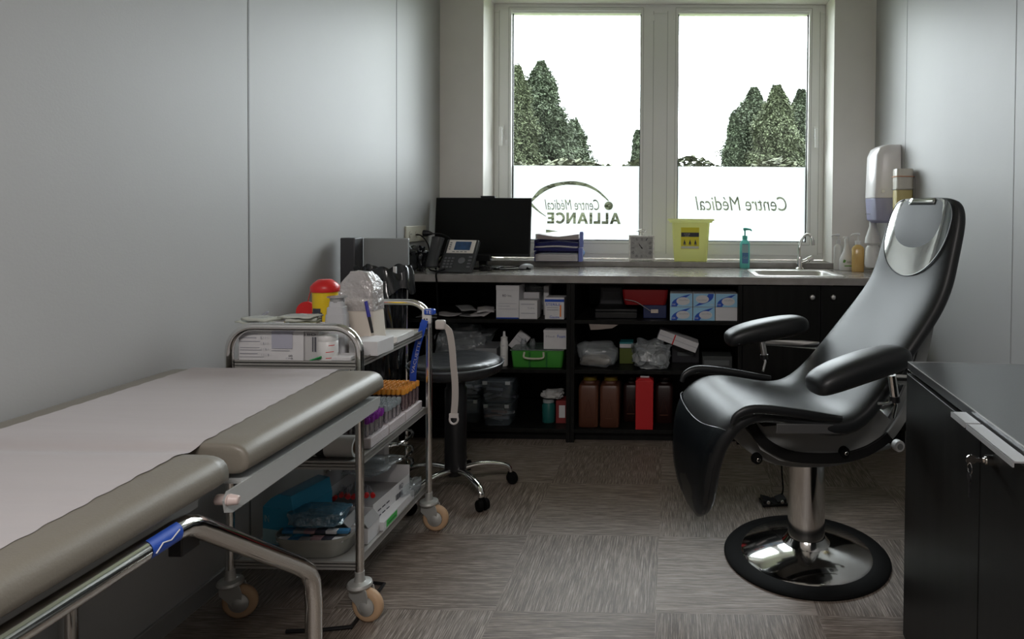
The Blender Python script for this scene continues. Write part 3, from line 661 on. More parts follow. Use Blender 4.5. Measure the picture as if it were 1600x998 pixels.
def surf(u, y, off=.002):     # point on the front surface, u = index along the profile (float)
    i = min(int(u), len(fr_pts)-2); f = u-i; A_, B_ = fr_pts[i], fr_pts[i+1]
    p = A_[0].lerp(B_[0], f); nn = A_[1].lerp(B_[1], f).normalized(); w_ = A_[2]*(1-f)+B_[2]*f; h = (prof[i][3]*(1-f)+prof[i+1][3]*f)/2
    r_ = min(1, abs(y)/w_)
    sn = max(0, 1-r_**2.5)**.5 if r_ < 1 else 0
    cs = r_**(1/.40); sn = sqrt(max(0, 1-cs*cs))
    dz = (sn**.75)*h-h-.010*(1-r_*r_)
    return p+nn*(dz+off)+Vector((0, y, 0))
# clear headrest cover: rounded shield over the headrest, hooked over the top
film1 = bpy.data.materials.new('clear_vinyl_cover')
film1 = thin('clear_vinyl_cover', (.80, .84, .87), .10, .05, .22, (.16, .20, .23), bump=.04, bscale=7, fres=.38)
g = G(); rows = []
for i in range(25):
    s_ = sin(pi/2*i/24); u = .35+(4.95-.35)*s_
    hw = .182*sqrt(max(0.0, 1-max(0, (s_-.45)/.55)**2.2)) if s_ > .45 else .182*(1-.40*((.45-s_)/.45)**2.5)
    rows.append([surf(u, (j/10-1)*max(hw, .004), .004) for j in range(21)])
g.loft(rows, caps=False, closed=False); hc = g.build('headrest_cover', film1, chair, fix=False)
ed = [r_[0] for r_ in rows]+rows[-1][1:-1]+[r_[-1] for r_ in rows[::-1]]
G().tube(ed, .0022, 6).build('cover_seam', mat('grey_seam', (.06, .065, .07), .3), hc)
g = G(); g.loft([[surf(.25, y, .006) for y in [(-.07+.014*k) for k in range(11)]], [surf(.7, y, .0075) for y in [(-.075+.015*k) for k in range(11)]], [surf(1.1, y, .0075) for y in [(-.075+.015*k) for k in range(11)]]], caps=False, closed=False)
g.build('cover_strap', thin('strap_vinyl', (.6, .64, .68), .45, .06, .3, (.35, .4, .42)), hc, solid=.002)
# clear leg rest cover
g = G(); rows = []
for i in range(22):
    u = 17.3+(21.8-17.3)*i/21; w_ = fr_pts[int(u)][2]*(1-(u-int(u)))+fr_pts[min(23, int(u)+1)][2]*(u-int(u))
    u2 = u
    rows.append([surf(u2+(.55*(abs(j/10-1)**2)*-1 if i < 6 else 0), (j/10-1)*w_*1.015, .005) for j in range(21)])
g.loft(rows, caps=False, closed=False)
film2 = thin('clear_leg_vinyl', (.7, .74, .78), .012, .1, .0, (.3, .35, .38), bump=.08, bscale=10, fres=.02)
lc = g.build('leg_rest_cover', film2, chair, fix=False)
G().tube(rows[0], .0018, 6).build('cover_hem', mat('hem_grey', (.05, .055, .06), .3), lc)
# padded side rails of the seat
for s_ in (1, -1):
    pts = spline([(.398, s_*.264, .596), (.384, s_*.266, .622), (.345, s_*.268, .638), (.29, s_*.268, .636), (.20, s_*.268, .620), (.10, s_*.268, .600), (.03, s_*.268, .587)], 5)
    n = len(pts); rr_ = [.008+.007*min(1, 3.5*k/n)*(1 if k < n*.7 else 1-.75*((k/n)-.7)/.3) for k in range(n)]
    G().tube(pts, rr_, 14, flat=(1.0, .75)).build('side_bolster', leather, chair, ang=80)
    g = G(); g.box(.06, .30, s_*.262-.004, s_*.262+.004, .553, .583, M=Matrix.Translation((.0, 0, -.0)) @ Matrix.Rotation(radians(-5), 4, 'Y') @ Matrix.Translation((-.0, 0, -.02))); g.build('side_bracket', mat('dark_grey_metal', (.10, .10, .10), .4, .3), chair, bev=.002)
# armrests
def armrest(s_):
    M_ = Matrix.Translation((.010, s_*.345, .768)) @ Matrix.Rotation(radians(11 if s_ > 0 else 8), 4, 'Y') @ Matrix.Rotation(radians(4*s_), 4, 'Z')
    rr_ = []
    for x, wd, hh, dz in [(.178, .030, .012, -.016), (.174, .050, .024, -.014), (.155, .062, .034, -.009), (.11, .067, .040, -.004), (.05, .069, .043, 0), (-.03, .067, .044, .001), (-.10, .060, .043, .0), (-.145, .050, .037, -.003), (-.168, .034, .026, -.007), (-.176, .012, .012, -.010)]:
        rr_.append([M_ @ Vector((x, math.copysign(abs(cos(q))**.7, cos(q))*wd, dz+math.copysign(abs(sin(q))**.8, sin(q))*hh)) for q in [2*pi*k/20 for k in range(20)]])
    a_ = G().loft(rr_).build('armrest', leather, chair, sub=2, ang=80)
    bx, by = (-.105, s_*.335) if s_ > 0 else (.040, s_*.335)
    g = G(); g.cyl((bx, by, .735), (bx-.012, by, .665), .013); g.cyl((bx-.012, by, .668), (bx-.013, by, .650), .016, m=1)
    g.tube([(bx-.013, by, .652), (bx-.016, by, .64), (bx-.006, by+.0*s_, .600)], .006, 8, m=0)
    if s_ > 0: g.tube([(bx-.014, by, .655), (bx+.02, by+.005, .648), (bx+.052, by+.008, .652)], .005, 8, m=0)
    g.build('armrest_post', [chrome, blackp], a_)
    g = G(); g.tube([(bx, by, .722), (bx-.06, by, .716), (-.20, s_*.30, .70), (-.235, s_*.24, .72)], .011, 8, flat=(1.4, .45)); g.build('armrest_arm', inox, a_)
armrest(1); armrest(-1)
# rocker: curved grey beam
grey = mat('grey_enamel', (.24, .245, .24), .35); dgrey = mat('dark_enamel', (.008, .008, .008), .6, spec=.2)
arc = [(.325, .512), (.285, .455), (.225, .408), (.15, .373), (.05, .355), (-.06, .348), (-.13, .355), (-.20, .376), (-.28, .422), (-.345, .500), (-.400, .600), (-.438, .69), (-.462, .78), (-.475, .85), (-.478, .90)]
A2 = spline([(p[0], 0, p[1]) for p in arc], 4)
def band(y0, y1, o0, o1, name, m, par, i0=0, i1=None):
    g = G(); rr_ = []; pts = A2[i0:i1]
    for i, p in enumerate(pts):
        a = pts[max(0, i-1)]; b2 = pts[min(len(pts)-1, i+1)]; tt = (b2-a).normalized(); nn = Vector((tt.z, 0, -tt.x)); nn = nn if (nn.dot(Vector((-.02, 0, .95))-p) > 0) else -nn
        rr_.append([p+nn*o0+Vector((0, y0, 0)), p+nn*o0+Vector((0, y1, 0)), p+nn*o1+Vector((0, y1, 0)), p+nn*o1+Vector((0, y0, 0))])
    g.loft(rr_); return g.build(name, m, par, bev=.002)
rk = band(-.055, .055, 0, .048, 'rocker_beam', grey, chair)
band(.119, .130, .040, .074, 'rocker_guide', dgrey, rk, 0, 33); band(.119, .130, .040, .074, 'rocker_guide', grey, rk, 32, 42); band(-.068, -.0555, .004, .034, 'rocker_guide', dgrey, rk, 0, 26)
band(-.05, .05, .0485, .054, 'rocker_track', chrome, rk, 24)
# seat carrier: side plates between the seat and the beam
for s_ in (1, -1):
    poly = [(.29, .560), (-.05, .548), (-.205, .560), (-.255, .515), (-.21, .455), (-.12, .405), (-.02, .390), (.08, .390), (.17, .412), (.24, .455)]
    G().prism([(p[0], p[1]) for p in poly], s_*.115-.003, s_*.115+.003, 'y').build('side_plate', grey, chair, bev=.0015)
G().box(-.15, .25, -.16, .16, .545, .562).build('seat_pan', dgrey, chair, bev=.003)
for x, z, y in ((-.065, .425, .119), (.235, .412, .070)):
    g = G(); g.cyl((x, y, z), (x, y+.02, z), .019, .017, m=0); g.cyl((x, y+.02, z), (x, y+.026, z), .007, m=1); g.build('clamp_knob', [blackr, chrome], chair, bev=.002)
# rear transport roller and tie bar
g = G(); g.cyl((-.353, .03, .385), (-.353, .005, .385), .021); g.cyl((-.353, .034, .385), (-.353, .03, .385), .012, m=1); g.tube([(-.33, .0, .380), (-.22, .0, .362)], .010, 8, m=1)
g.build('rear_roller', [white, grey], chair, bev=.002)
# foot end support under the seat
G().tube([(.40, .10, .44), (.35, .10, .52), (.25, .10, .55)], .010, 8).tube([(.40, -.10, .44), (.35, -.10, .52), (.25, -.10, .55)], .010, 8).build('leg_rest_hinge', inox, chair)
# white accessory bar with warning sticker
g = G(); g.box(-.405, -.280, -.05, -.02, .566, .600, m=0); g.box(-.290, -.278, -.05, -.02, .530, .598, m=0); g.cyl((-.36, -.035, .566), (-.36, -.035, .546), .024, m=0)
g.tube([(-.39, -.035, .60), (-.365, -.035, .622), (-.34, -.035, .624)], .006, 8, m=0); g.prism([(-.352, .574), (-.334, .574), (-.343, .592)], -.0198, -.0195, 'y', m=1)
g.build('accessory_bar', [white, yellow], chair, bev=.002)
# pedestal (standing a little behind the seat's centre line)
BC = (-.008, -.030, 0)
G().lathe([(.066, .028), (.066, .30), (.066, .345), (.001, .345)], BC, 48).lathe([(.04, .345), (.04, .352)], BC, 24).build('column', chrome, chair, ang=50)
G().lathe([(.086, .052), (.078, .060), (.068, .075), (.068, .060)], BC, 48, caps=False).lathe([(.236, .012), (.228, .022), (.086, .053)], BC, 64, caps=False).build('base_cone', chrome, chair, ang=40)
G().lathe([(.294, 0), (.296, .006), (.289, .013), (.236, .016), (.230, .0135)], BC, 64, caps=False).lathe([(.294, 0), (.001, 0)], BC, 64, caps=False).build('base_ring', blackr, chair, ang=50)
# foot switch
p = atZ(1208, 786, .0); t = thing('foot_switch', 'black double foot pedal with cable on the floor behind the pedestal', 'foot pedal', (p.x, p.y, 0), radians(8))
g = G(); g.box(-.055, .055, -.035, .035, .0, .012); g.prism([(-.05, .012), (-.05, .03), (-.01, .018), (-.01, .012)], -.03, .03, 'y'); g.prism([(.05, .012), (.05, .03), (.01, .018), (.01, .012)], -.03, .03, 'y')
g.cyl((-.03, -.036, .018), (-.03, -.030, .018), .008, m=1); g.cyl((.03, -.036, .018), (.03, -.030, .018), .008, m=1)
g.build('pedal_body', [blackp, chrome], t, bev=.002)
Lc = lambda v_: (Matrix.Translation((p.x, p.y, 0)) @ Matrix.Rotation(radians(8), 4, 'Z')).inverted() @ Vector(v_)
G().tube([Lc(q) for q in spline([(p.x+.03, p.y+.03, .012), (p.x+.045, p.y+.02, .05), (p.x+.03, p.y-.05, .2), (p.x+.06, p.y-.25, .33), (CO.x-.05, CO.y+.1, .36)], 8)], .0035, 6).build('cable', blackr, t)

# ---------------------------------------------------------------- rolling stool
sb = (atZ(797, 755, 0)+atZ(752, 797, 0))/2
SC = Vector((-.943, 2.898, 0))
t = thing('rolling_stool', 'round black stool on five chromed castor legs before the shelves', 'stool', SC)
seatm = mat('black_wrinkled_vinyl', (.022, .023, .025), .3, bump=.6, bump_scale=9, stretch=(1, 3, 1))
G().lathe([(.001, .525), (.17, .525), (.196, .537), (.202, .555), (.199, .577), (.182, .590), (.13, .592), (.001, .588)], seg=48).build('seat', seatm, t, ang=60)
G().tube([(.2025*cos(q), .2025*sin(q), .572) for q in [i*pi/24 for i in range(48)]], .0045, 6, closed=True).build('seat_piping', mat('piping', (.12, .13, .14), .3), t)
G().cyl((0, 0, .50), (0, 0, .53), .07).build('seat_plate', blackp, t)
G().lathe([(.047, .105), (.047, .46), (.040, .47), (.040, .50), (.001, .5)], seg=28).build('gas_column', blackp, t)
G().lathe([(.001, .08), (.034, .08), (.040, .09), (.042, .125), (.001, .126)], seg=28).build('hub', blackp, t)
for k in range(5):
    a = radians(25.3)+2*pi*k/5; d = Vector((cos(a), sin(a), 0)); sd = Vector((-sin(a), cos(a), 0))
    sp_ = spline([d*.03+Vector((0, 0, .105)), d*.10+Vector((0, 0, .112)), d*.17+Vector((0, 0, .104)), d*.218+Vector((0, 0, .088)), d*.238+Vector((0, 0, .070)), d*.240+Vector((0, 0, .056))], 4)
    n = len(sp_); lg = G().tube(sp_, [.0155-.004*i/n for i in range(n)], 10, flat=(.75, 1.15)).build('leg', chrome, t, ang=60)
    c = d*.240; g = G()
    for s_ in (-1, 1):
        q0 = c+sd*s_*.006+d*.008; q1 = c+sd*s_*.024+d*.008; g.cyl(q0+Vector((0, 0, .026)), q1+Vector((0, 0, .026)), .0255, .022, 20)
    g.cyl(c+Vector((0, 0, .02)), c+Vector((0, 0, .056)), .012); g.build('caster', blackr, lg, bev=.002)

# ---------------------------------------------------------------- waste bag on its stand
BX, BY = -1.288, 2.80
t = thing('bag_stand', 'chromed wheeled bag stand with an upright grey lid behind the trolley', 'bag stand', (BX, BY, 0))
for z in (.27, .20, .145):
    pts = spline([(-.12, -.10, z), (0, -.125, z), (.10, -.12, z), (.17, -.06, z), (.17, .06, z), (.10, .12, z), (-.12, .11, z)], 4, closed=True); G().tube(pts, .007, 8, closed=True).build('foot_ring', chrome, t)
for x, y in ((-.13, -.10), (.12, -.118), (.12, .118), (-.13, .11)):
    l_ = G().tube([(x, y, .05), (x, y, .98)] if y > 0 else [(x, y, .05), (x, y, .30)], .007, 8).build('upright', chrome, t); G().ball((x, y, .027), .026, 2).build('castor', blackr, l_)
G().box(-.077, .123, .126, .144, .905, 1.115).build('lid', mat('grey_lid', (.27, .285, .285), .4), t, bev=.005)
G().box(-.142, -.078, .05, .13, .905, 1.118).build('lid_hinge_box', mat('dark_grey_lid', (.05, .05, .055), .4), t, bev=.004)
G().box(.108, .121, .00, .012, .90, 1.0).build('pedal_rod', white, t, bev=.002)
bagm = mat('black_bag', (.008, .009, .011), .16, bump=.9, bump_scale=11, spec=.8, stretch=(1.6, 1.6, .35))
g = G(); rr_ = []
cxb, cyb = -1.242, 2.795
for i, (z, wx_, wy_, sh) in enumerate([(.31, .08, .06, 0), (.33, .085, .080, 0), (.45, .090, .085, 0), (.60, .092, .085, 0), (.74, .105, .085, .008), (.84, .108, .08, .012), (.91, .102, .075, .018), (.965, .104, .075, .020), (.992, .112, .085, .022), (.984, .120, .093, .024), (.935, .124, .098, .026), (.90, .127, .10, .028)]):
    rr_.append([(cxb+sh+wx_*cos(q)*(1+.07*noise.noise(Vector((cos(q)*3, sin(q)*3, z*4)))+.05*sin(q*9+z*6)), cyb+wy_*sin(q)*(1+.05*sin(q*7+z*3)), z+.016*sin(q*5+i)) for q in [2*pi*k/96 for k in range(96)]])
g.loft(rr_, caps=False)
for k, l_ in enumerate((.24, .34, .28)):
    x0 = cxb+.022+.022*k; g.tube([(x0, cyb-.100, .965-.01*k), (x0+.03, cyb-.125, .84), (x0+.055+.01*k, cyb-.14, .96-l_-.08)], [.006, .005, .003], 6, flat=(2.2, .6))
tag(g.build('waste_bag', bagm, ang=60), 'glossy black waste bag hanging open behind the trolley', 'waste bag')
q = onT0(644, 427)
o = crumple('black_plastic_bag', bagm, (q.x-.012, q.y+.10, .9015), (.10, .14, .145), 7, .35, freq=5); tag(o, 'bunched black plastic bag on the worktop beside the desk phone', 'plastic bag')
# ---------------------------------------------------------------- on the worktop
T = WZ+.0012
def onT(px, py): return atZ(px, py, WZ)
# monitor
ml, mr = atY(675, 308, 3.99), atY(829, 390, 3.91)
t = thing('computer_monitor', 'black flat screen monitor switched off beside the desk phone', 'monitor', ((ml.x+mr.x)/2, 3.95, T), radians(-7))
hw = (mr.x-ml.x)/2-.006; zt = atY(745, 308, 3.94).z-T; zb2 = atY(745, 400, 3.94).z-T
scr = mat('screen_black', (.005, .0055, .005), .45, spec=.2)
MM = Matrix.Rotation(radians(-5), 4, 'X')
G().box(-hw, hw, 0, .012, zb2, zt, M=MM).box(-hw*.75, hw*.75, .012, .04, zb2+.05, zt-.06, M=MM).build('housing', blackp, t, bev=.004)
G().box(-hw+.006, hw-.006, -.0006, .0, zb2+.016, zt-.006, M=MM).build('screen', scr, t)
G().box(-.036+.02, .052+.02, -.004, .02, zt, zt+.011, M=MM).build('webcam', blackp, t, bev=.002)
G().box(-.06, .06, -.012, .02, zb2-.03, zb2+.008, M=MM).box(-.025, .025, .03, .05, .0, .25).build('stand_neck', blackp, t, bev=.003)
G().prism(rrect(.24, .18, .03), 0, .010, 'z').build('stand_base', blackp, t, bev=.002)
# desk phone
p = Vector((atY(700, 420, 3.62).x, 3.60, T)); t = thing('desk_phone', 'dark grey desk phone with small blue display and pale bezel', 'phone', (p.x-.005, p.y+.03, T), radians(-8)); t.scale = (1.17, 1.17, 1.12)
dk = mat('phone_plastic', (.035, .036, .038), .38); pale = mat('phone_bezel', (.72, .67, .63), .4); tilt = Matrix.Translation((0, 0, .02)) @ Matrix.Rotation(radians(58), 4, 'X')
# body in tilted frame: x across, y up the face, z out of the face
G().box(-.045, .115, -.02, .165, -.028, 0, M=tilt).box(-.02, .09, .06, .09, -.085, -.028, M=tilt).build('body', dk, t, bev=.005)
sp_ = G().box(-.030, .105, .085, .160, 0, .004, M=tilt).build('bezel', pale, t, bev=.002)
G().box(.005, .085, .102, .150, .0041, .0048, M=tilt).build('display', mat('display_blue', (.01, .03, .08), .2, emit=(.01, .05, .13), es=.15, noise_amt=.5, noise_scale=40), sp_)
g = G()
for r_ in range(4):
    for c in range(3): g.box(-.030+c*.018, -.018+c*.018, .004+r_*.016, .014+r_*.016, 0, .003, M=tilt)
for r_ in range(4): g.box(.090, .106, .006+r_*.018, .015+r_*.018, 0, .003, M=tilt)
for c in range(4): g.box(.0+c*.02, .013+c*.02, .091, .095, .004, .0055, M=tilt, m=0)
for r_ in range(4): g.box(-.022, -.012, .104+r_*.012, .109+r_*.012, .004, .0055, M=tilt)
g.cyl(tilt @ Vector((.058, .045, 0)), tilt @ Vector((.058, .045, .003)), .017); g.build('key_pad', mat('key_grey', (.13, .13, .14), .3), t, bev=.0008)
hs = spline([(-.074, -.008, .022), (-.077, -.002, .05), (-.077, .022, .10), (-.075, .045, .150), (-.074, .052, .170)], 4); n = len(hs)
G().tube(hs, [.033-.005*sin(pi*i/(n-1)) for i in range(n)], 14, flat=(1.0, .85)).build('handset', dk, t, sub=1, ang=80)
# cables
def cable(name, pts, r, label, m=blackr):
    return tag(G().tube(spline(pts, 8), r, 8).build(name, m), label, 'cable')
cable('phone_cord', [(p.x-.02, p.y+.02, T+.02), (p.x-.03, WY0-.004, T+.006), (p.x-.025, WY0-.012, .84), (p.x-.02, WY0-.014, .60), (p.x-.06, WY0-.016, .48)], .005, 'black phone cord hanging over the front edge of the worktop')
a = Vector((atY(760, 420, 3.78).x, 3.78, T)); cable('loose_cable', [(a.x-.03, a.y+.02, T+.006), (a.x+.03, a.y-.01, T+.012), (a.x+.0, a.y+.03, T+.02), (a.x-.02, a.y, T+.014), (a.x+.06, a.y+.01, T+.006), (a.x+.15, a.y+.03, T+.005), (a.x+.24, a.y+.05, T+.006), (a.x+.19, a.y+.14, T+.006)], .0035, 'tangled thin black cable lying in front of the monitor base')
cable('mouse_cable', [(a.x+.22, a.y+.10, T+.006), (a.x+.18, a.y+.16, T+.02), (a.x+.12, a.y+.18, T+.008), (a.x+.05, a.y+.12, T+.006), (a.x+.02, a.y+.05, T+.006)], .0025, 'thin black mouse cable curling between monitor and letter trays')
cm = crumple('adapter_lump', blackp, (a.x-.0, a.y-.0, T), (.07, .05, .035), 3, .3, freq=4); tag(cm, 'small black power adapter among the cables before the monitor', 'adapter')
# mouse
b_ = Vector((atY(824, 420, 3.93).x, 3.93, T)); t = thing('computer_mouse', 'small grey and black computer mouse beside the letter trays', 'mouse', (b_.x-.005, b_.y, T), radians(50))
g = G(); g.loft([[(x*k, y_*k, z) for x, y_ in [(.05*cos(q), .028*sin(q)) for q in [i*pi/12 for i in range(24)]]] for z, k in ((0, .95), (.012, 1), (.022, .82), (.029, .5), (.031, .12))]); g.build('mouse_body', mat('mouse_grey', (.35, .36, .38), .3), t, ang=80)
# wall socket + plugs
s0, s1 = atX(632, 352, XL), atX(663, 377, XL)
t = thing('wall_socket', 'cream triple wall socket plate on the left wall above the worktop', 'socket', (XL, (s0.y+s1.y)/2, (s0.z+s1.z)/2))
wy = abs(s1.y-s0.y)/2; wz_ = .045
cream = mat('cream_plastic', (.55, .52, .44), .4)
G().box(0.0003, .011, -wy, wy, -wz_, wz_).build('plate', cream, t, bev=.003)
for k in (-.62, 0, .62):
    g = G(); g.lathe([(.021, 0), (.020, .003), (.014, .0035)], seg=20, M=Matrix.Translation((.0112, k*wy, 0)) @ Matrix.Rotation(pi/2, 4, 'Y'), m=0); g.cyl((.0115, k*wy-.007, 0), (.0152, k*wy-.007, 0), .003, m=1, seg=8).cyl((.0115, k*wy+.007, 0), (.0152, k*wy+.007, 0), .003, m=1, seg=8); g.build('outlet', [cream, ink], t)
py_ = s1.y+.005; pz = (s0.z+s1.z)/2
t = thing('power_plug', 'black power plug pushed into the wall socket next to the monitor', 'plug', (XL+.0155, (s0.y+s1.y)/2+.62*wy, pz))
G().tube([(0, 0, 0), (.02, 0, 0), (.04, 0, 0), (.055, 0, -.002)], [.019, .019, .012, .006], 14).tube(spline([(.05, 0, -.002), (.10, .02, -.005), (.14, .06, -.04), (.17, .07, -.12)], 6), .004, 8).build('plug_body', blackp, t)
cable('wall_cable', [(XL+.018, (s0.y+s1.y)/2-.2*wy, pz-.005), (XL+.05, 3.74, pz-.01), (XL+.10, 3.70, pz-.05), (XL+.12, 3.68, T+.10), (XL+.13, 3.66, T+.012), (XL+.25, 3.70, T+.006)], .0035, 'thin black cable dropping from the wall socket behind the phone')
cable('coiled_cable', [(XL+.13, 3.74, T+.008), (XL+.16, 3.78, T+.09), (XL+.11, 3.80, T+.05), (XL+.15, 3.76, T+.02), (XL+.20, 3.80, T+.06), (XL+.14, 3.82, T+.012)], .005, 'thick black cable coiled behind the black bag on the worktop')
# letter trays with papers
q0, q1 = atY(835, 400, 4.1), atY(904, 400, 4.1); tw = (q1.x-q0.x)/2
navy = mat('navy_plastic', (.012, .014, .13), .3); lilac = mat('lilac_plastic', (.18, .22, .55), .25)
t = thing('letter_tray', 'stacked navy letter trays between the monitor and the clock', 'letter tray', ((q0.x+q1.x)/2, 4.20, .9352), radians(2))
for i, z in enumerate((.0, .072)):
    g = G(); g.box(-tw, tw, -.12, .05, z, z+.004); g.box(-tw, -tw+.004, -.12, .05, z, z+.062); g.box(tw-.004, tw, -.12, .05, z, z+.062); g.box(-tw, tw, .046, .05, z, z+.062)
    g.build('tray', navy, t, bev=.001)
g = G(); g.box(tw-.003, tw+.022, -.125, -.07, .0, .085); g.box(tw+.004, tw+.025, -.12, -.08, .088, .185); g.build('side_clip', lilac, t, bev=.004)
g = G(); g.box(-tw-.003, tw-.0, -.124, -.115, .066, .082); g.build('front_lip', navy, t, bev=.002)
def papers(name, label, z0, n, th, m_, dz=.0, col=0, y0=-.13, wob=.3):
    pt = thing(name, label, 'papers', t.location+Vector((0, 0, z0+.0005)), t.rotation_euler.z)
    rnd = random.Random(n)
    for i in range(n):
        a_ = rnd.uniform(-1, 1)*radians(3)*wob; cz = i*(th+.0006)
        rows = [[(x*(tw-.008)+rnd.uniform(-.002, .002)*0, y_, cz+dz*(.5-.5*cos((x+1)*pi))*(i+1)/n+.002*sin(i*2+x*2)*dz*40) for x in [-1+.2*k for k in range(11)]] for y_ in (y0, .042)]
        G().loft(rows, caps=False, closed=False).build('sheaf', m_[i % len(m_)], pt, solid=th)
    return pt
pw = mat('office_paper', (.62, .58, .60), .7); pk = mat('pink_folder', (.50, .40, .38), .7)
papers('paper_stack', 'white papers lying in the lowest navy letter tray', .0065, 5, .0075, [pw])
papers('paper_stack', 'dark folder and form lying in the middle navy tray', .0785, 4, .009, [navy, pw, navy], dz=.01)
papers('paper_stack', 'curling pinkish papers heaped on top of the navy trays', .138, 8, .0032, [pk, pw, pk], dz=-.014)
# tape dispenser (blue, translucent round) next to the trays
q = atZ(912, 405, .935); t = thing('stamp', 'small blue rubber stamp with black foot on the window sill', 'stamp', (q.x, 4.20, .9352))
G().lathe([(.001, 0), (.011, 0), (.011, .018), (.007, .024), (.001, .024)], seg=16).build('foot', blackp, t); G().lathe([(.001, .022), (.012, .026), (.020, .04), (.021, .052), (.015, .066), (.001, .070)], seg=24).build('grip', mat('sky_blue_plastic', (.25, .40, .75), .25), t)
# clock on the sill
q0, q1 = atY(982.5, 370, 4.20), atY(1022.5, 370, 4.20); w2 = (q1.x-q0.x)/2; zt = atY(1000, 367.5, 4.20).z
t = thing('desk_clock', 'square white clock with roman numerals and ring top on the sill', 'clock', ((q0.x+q1.x)/2, 4.215, .9352), radians(3))
h = zt-.9352
g = G(); b3 = .011
g.box(-w2, w2, -.015, .02, .004, h); g.box(-w2, w2, -.02, -.015, .004, .004+b3); g.box(-w2, w2, -.02, -.015, h-b3, h); g.box(-w2, -w2+b3, -.02, -.015, .004+b3, h-b3); g.box(w2-b3, w2, -.02, -.015, .004+b3, h-b3)
for sx_ in (-1, 1): g.box(sx_*(w2-.01)-.006, sx_*(w2-.01)+.006, -.018, .018, 0, .004)
g.build('case', mat('distressed_white', (.80, .78, .75), .5, noise_amt=.15, noise_scale=60), t, bev=.0015)
g = G(); iw = w2-b3; hc_ = (h+.004)/2; ih = (h-.004)/2-b3
g.box(-iw, iw, -.0158, -.0151, hc_-ih, hc_+ih); g.build('dial', mat('grey_dial', (.36, .35, .34), .5, noise_amt=.12, noise_scale=50), t)
g = G(); num = ['XII', 'I', 'II', 'III', 'IIII', 'V', 'VI', 'VII', 'VIII', 'IX', 'X', 'XI']
for i, s_ in enumerate(num):
    a = pi/2-2*pi*i/12; c_, s2 = cos(a), sin(a); k = .80*min(1.28, 1/max(abs(c_), abs(s2)))*.97
    M_ = front(c_*k*iw, -.0163, hc_+s2*k*ih) @ Matrix.Rotation(a-pi/2, 4, 'Z'); g.text(s_, M_, width=.0052*max(1, len(s_))*.9, height=.018)
g.build('numerals', ink, t, fix=False)
g = G()
for a, l_, wd in ((radians(90+34), .036, .0022), (radians(90+328-360+0), .026, .003)):
    a = radians(90+33) if l_ > .03 else radians(90+38); d = Vector((cos(a), 0, sin(a))); n_ = Vector((-d.z, 0, d.x)); c0 = Vector((0, -.0172, hc_)); g.quad([c0-n_*wd-d*.008, c0+n_*wd-d*.008, c0+n_*wd*.5+d*l_, c0-n_*wd*.5+d*l_])
g.cyl((0, -.0168, hc_), (0, -.018, hc_), .0045, seg=12); g.build('hands', blackp, t, fix=False)
g = G(); g.cyl((0, 0, h), (0, 0, h+.014), .004); g.tube([(.020*cos(q_), 0, h+.028+.010*sin(q_)) for q_ in [i*pi/12 for i in range(24)]], .0018, 6, closed=True); g.tube([(.034*cos(q_), .0, h+.026+.004*sin(q_)) for q_ in [i*pi/12 for i in range(24)]], .0012, 6, closed=True); g.build('ring_finial', inox, t)
# yellow sharps container
q0, q1 = atY(1043, 350, 4.22), atY(1116, 350, 4.22); zt = atY(1080, 342, 4.22).z; cx4 = (q0.x+q1.x)/2; tw = (q1.x-q0.x)/2; h = zt-.9352; bwid = tw*.80
t = thing('sharps_container', 'large pale yellow sharps bin with lid on the window sill', 'sharps bin', (cx4, 4.265, .9352))
ym = milky('pale_yellow_plastic', (.95, .95, .50), .5)
g = G(); g.loft([ring(rrect(2*bwid*k, .135*k, .02), z) for z, k in ((0, .86), (.004, .88), (h*.35, .93), (h*.7, .98), (h-.022, 1.0))]); g.build('bin_body', ym, t, ang=50)
g = G(); g.loft([ring(rrect(2*tw*k, .15*k, .02), z) for z, k in ((h-.024, .90), (h-.012, .93), (h-.010, 1.0), (h-.003, 1.0), (h, .97))]); g.build('lid', milky('pale_yellow_lid', (.95, .96, .58), .5), t, ang=50)
lb = .35
g = G(); ly = -.0685; x0, x1 = -tw*.42, tw*.35
g.box(x0, x1, ly-.0012, ly+.004, h*.29, h*.80, m=0)
g.box(x0+.001, x1-.001, ly-.0018, ly-.0013, h*.58, h*.68, m=1)
g.box(x0+.002, x1-.002, ly-.0018, ly-.0013, h*.30, h*.36, m=2)
g.text('DANGER', front(x0+(x1-x0)*.33, ly-.002, h*.645), width=.036, m=2); g.text('SHARPS', front(x0+(x1-x0)*.33, ly-.002, h*.60), width=.028, m=2)
for k in range(3):
    cxk = x0+(x1-x0)*(.2+.3*k); g.prism([(cxk-.008, h*.41), (cxk+.008, h*.41), (cxk, h*.52)], ly-.0018, ly-.0013, 'y', m=1); g.box(cxk-.008, cxk+.008, ly-.0018, ly-.0013, h*.385, h*.40, m=1)
g.build('label_sticker', [mat('label_yellow', (.75, .66, .04), .5), ink, mat('label_white', (.6, .6, .5), .5)], t, fix=False)
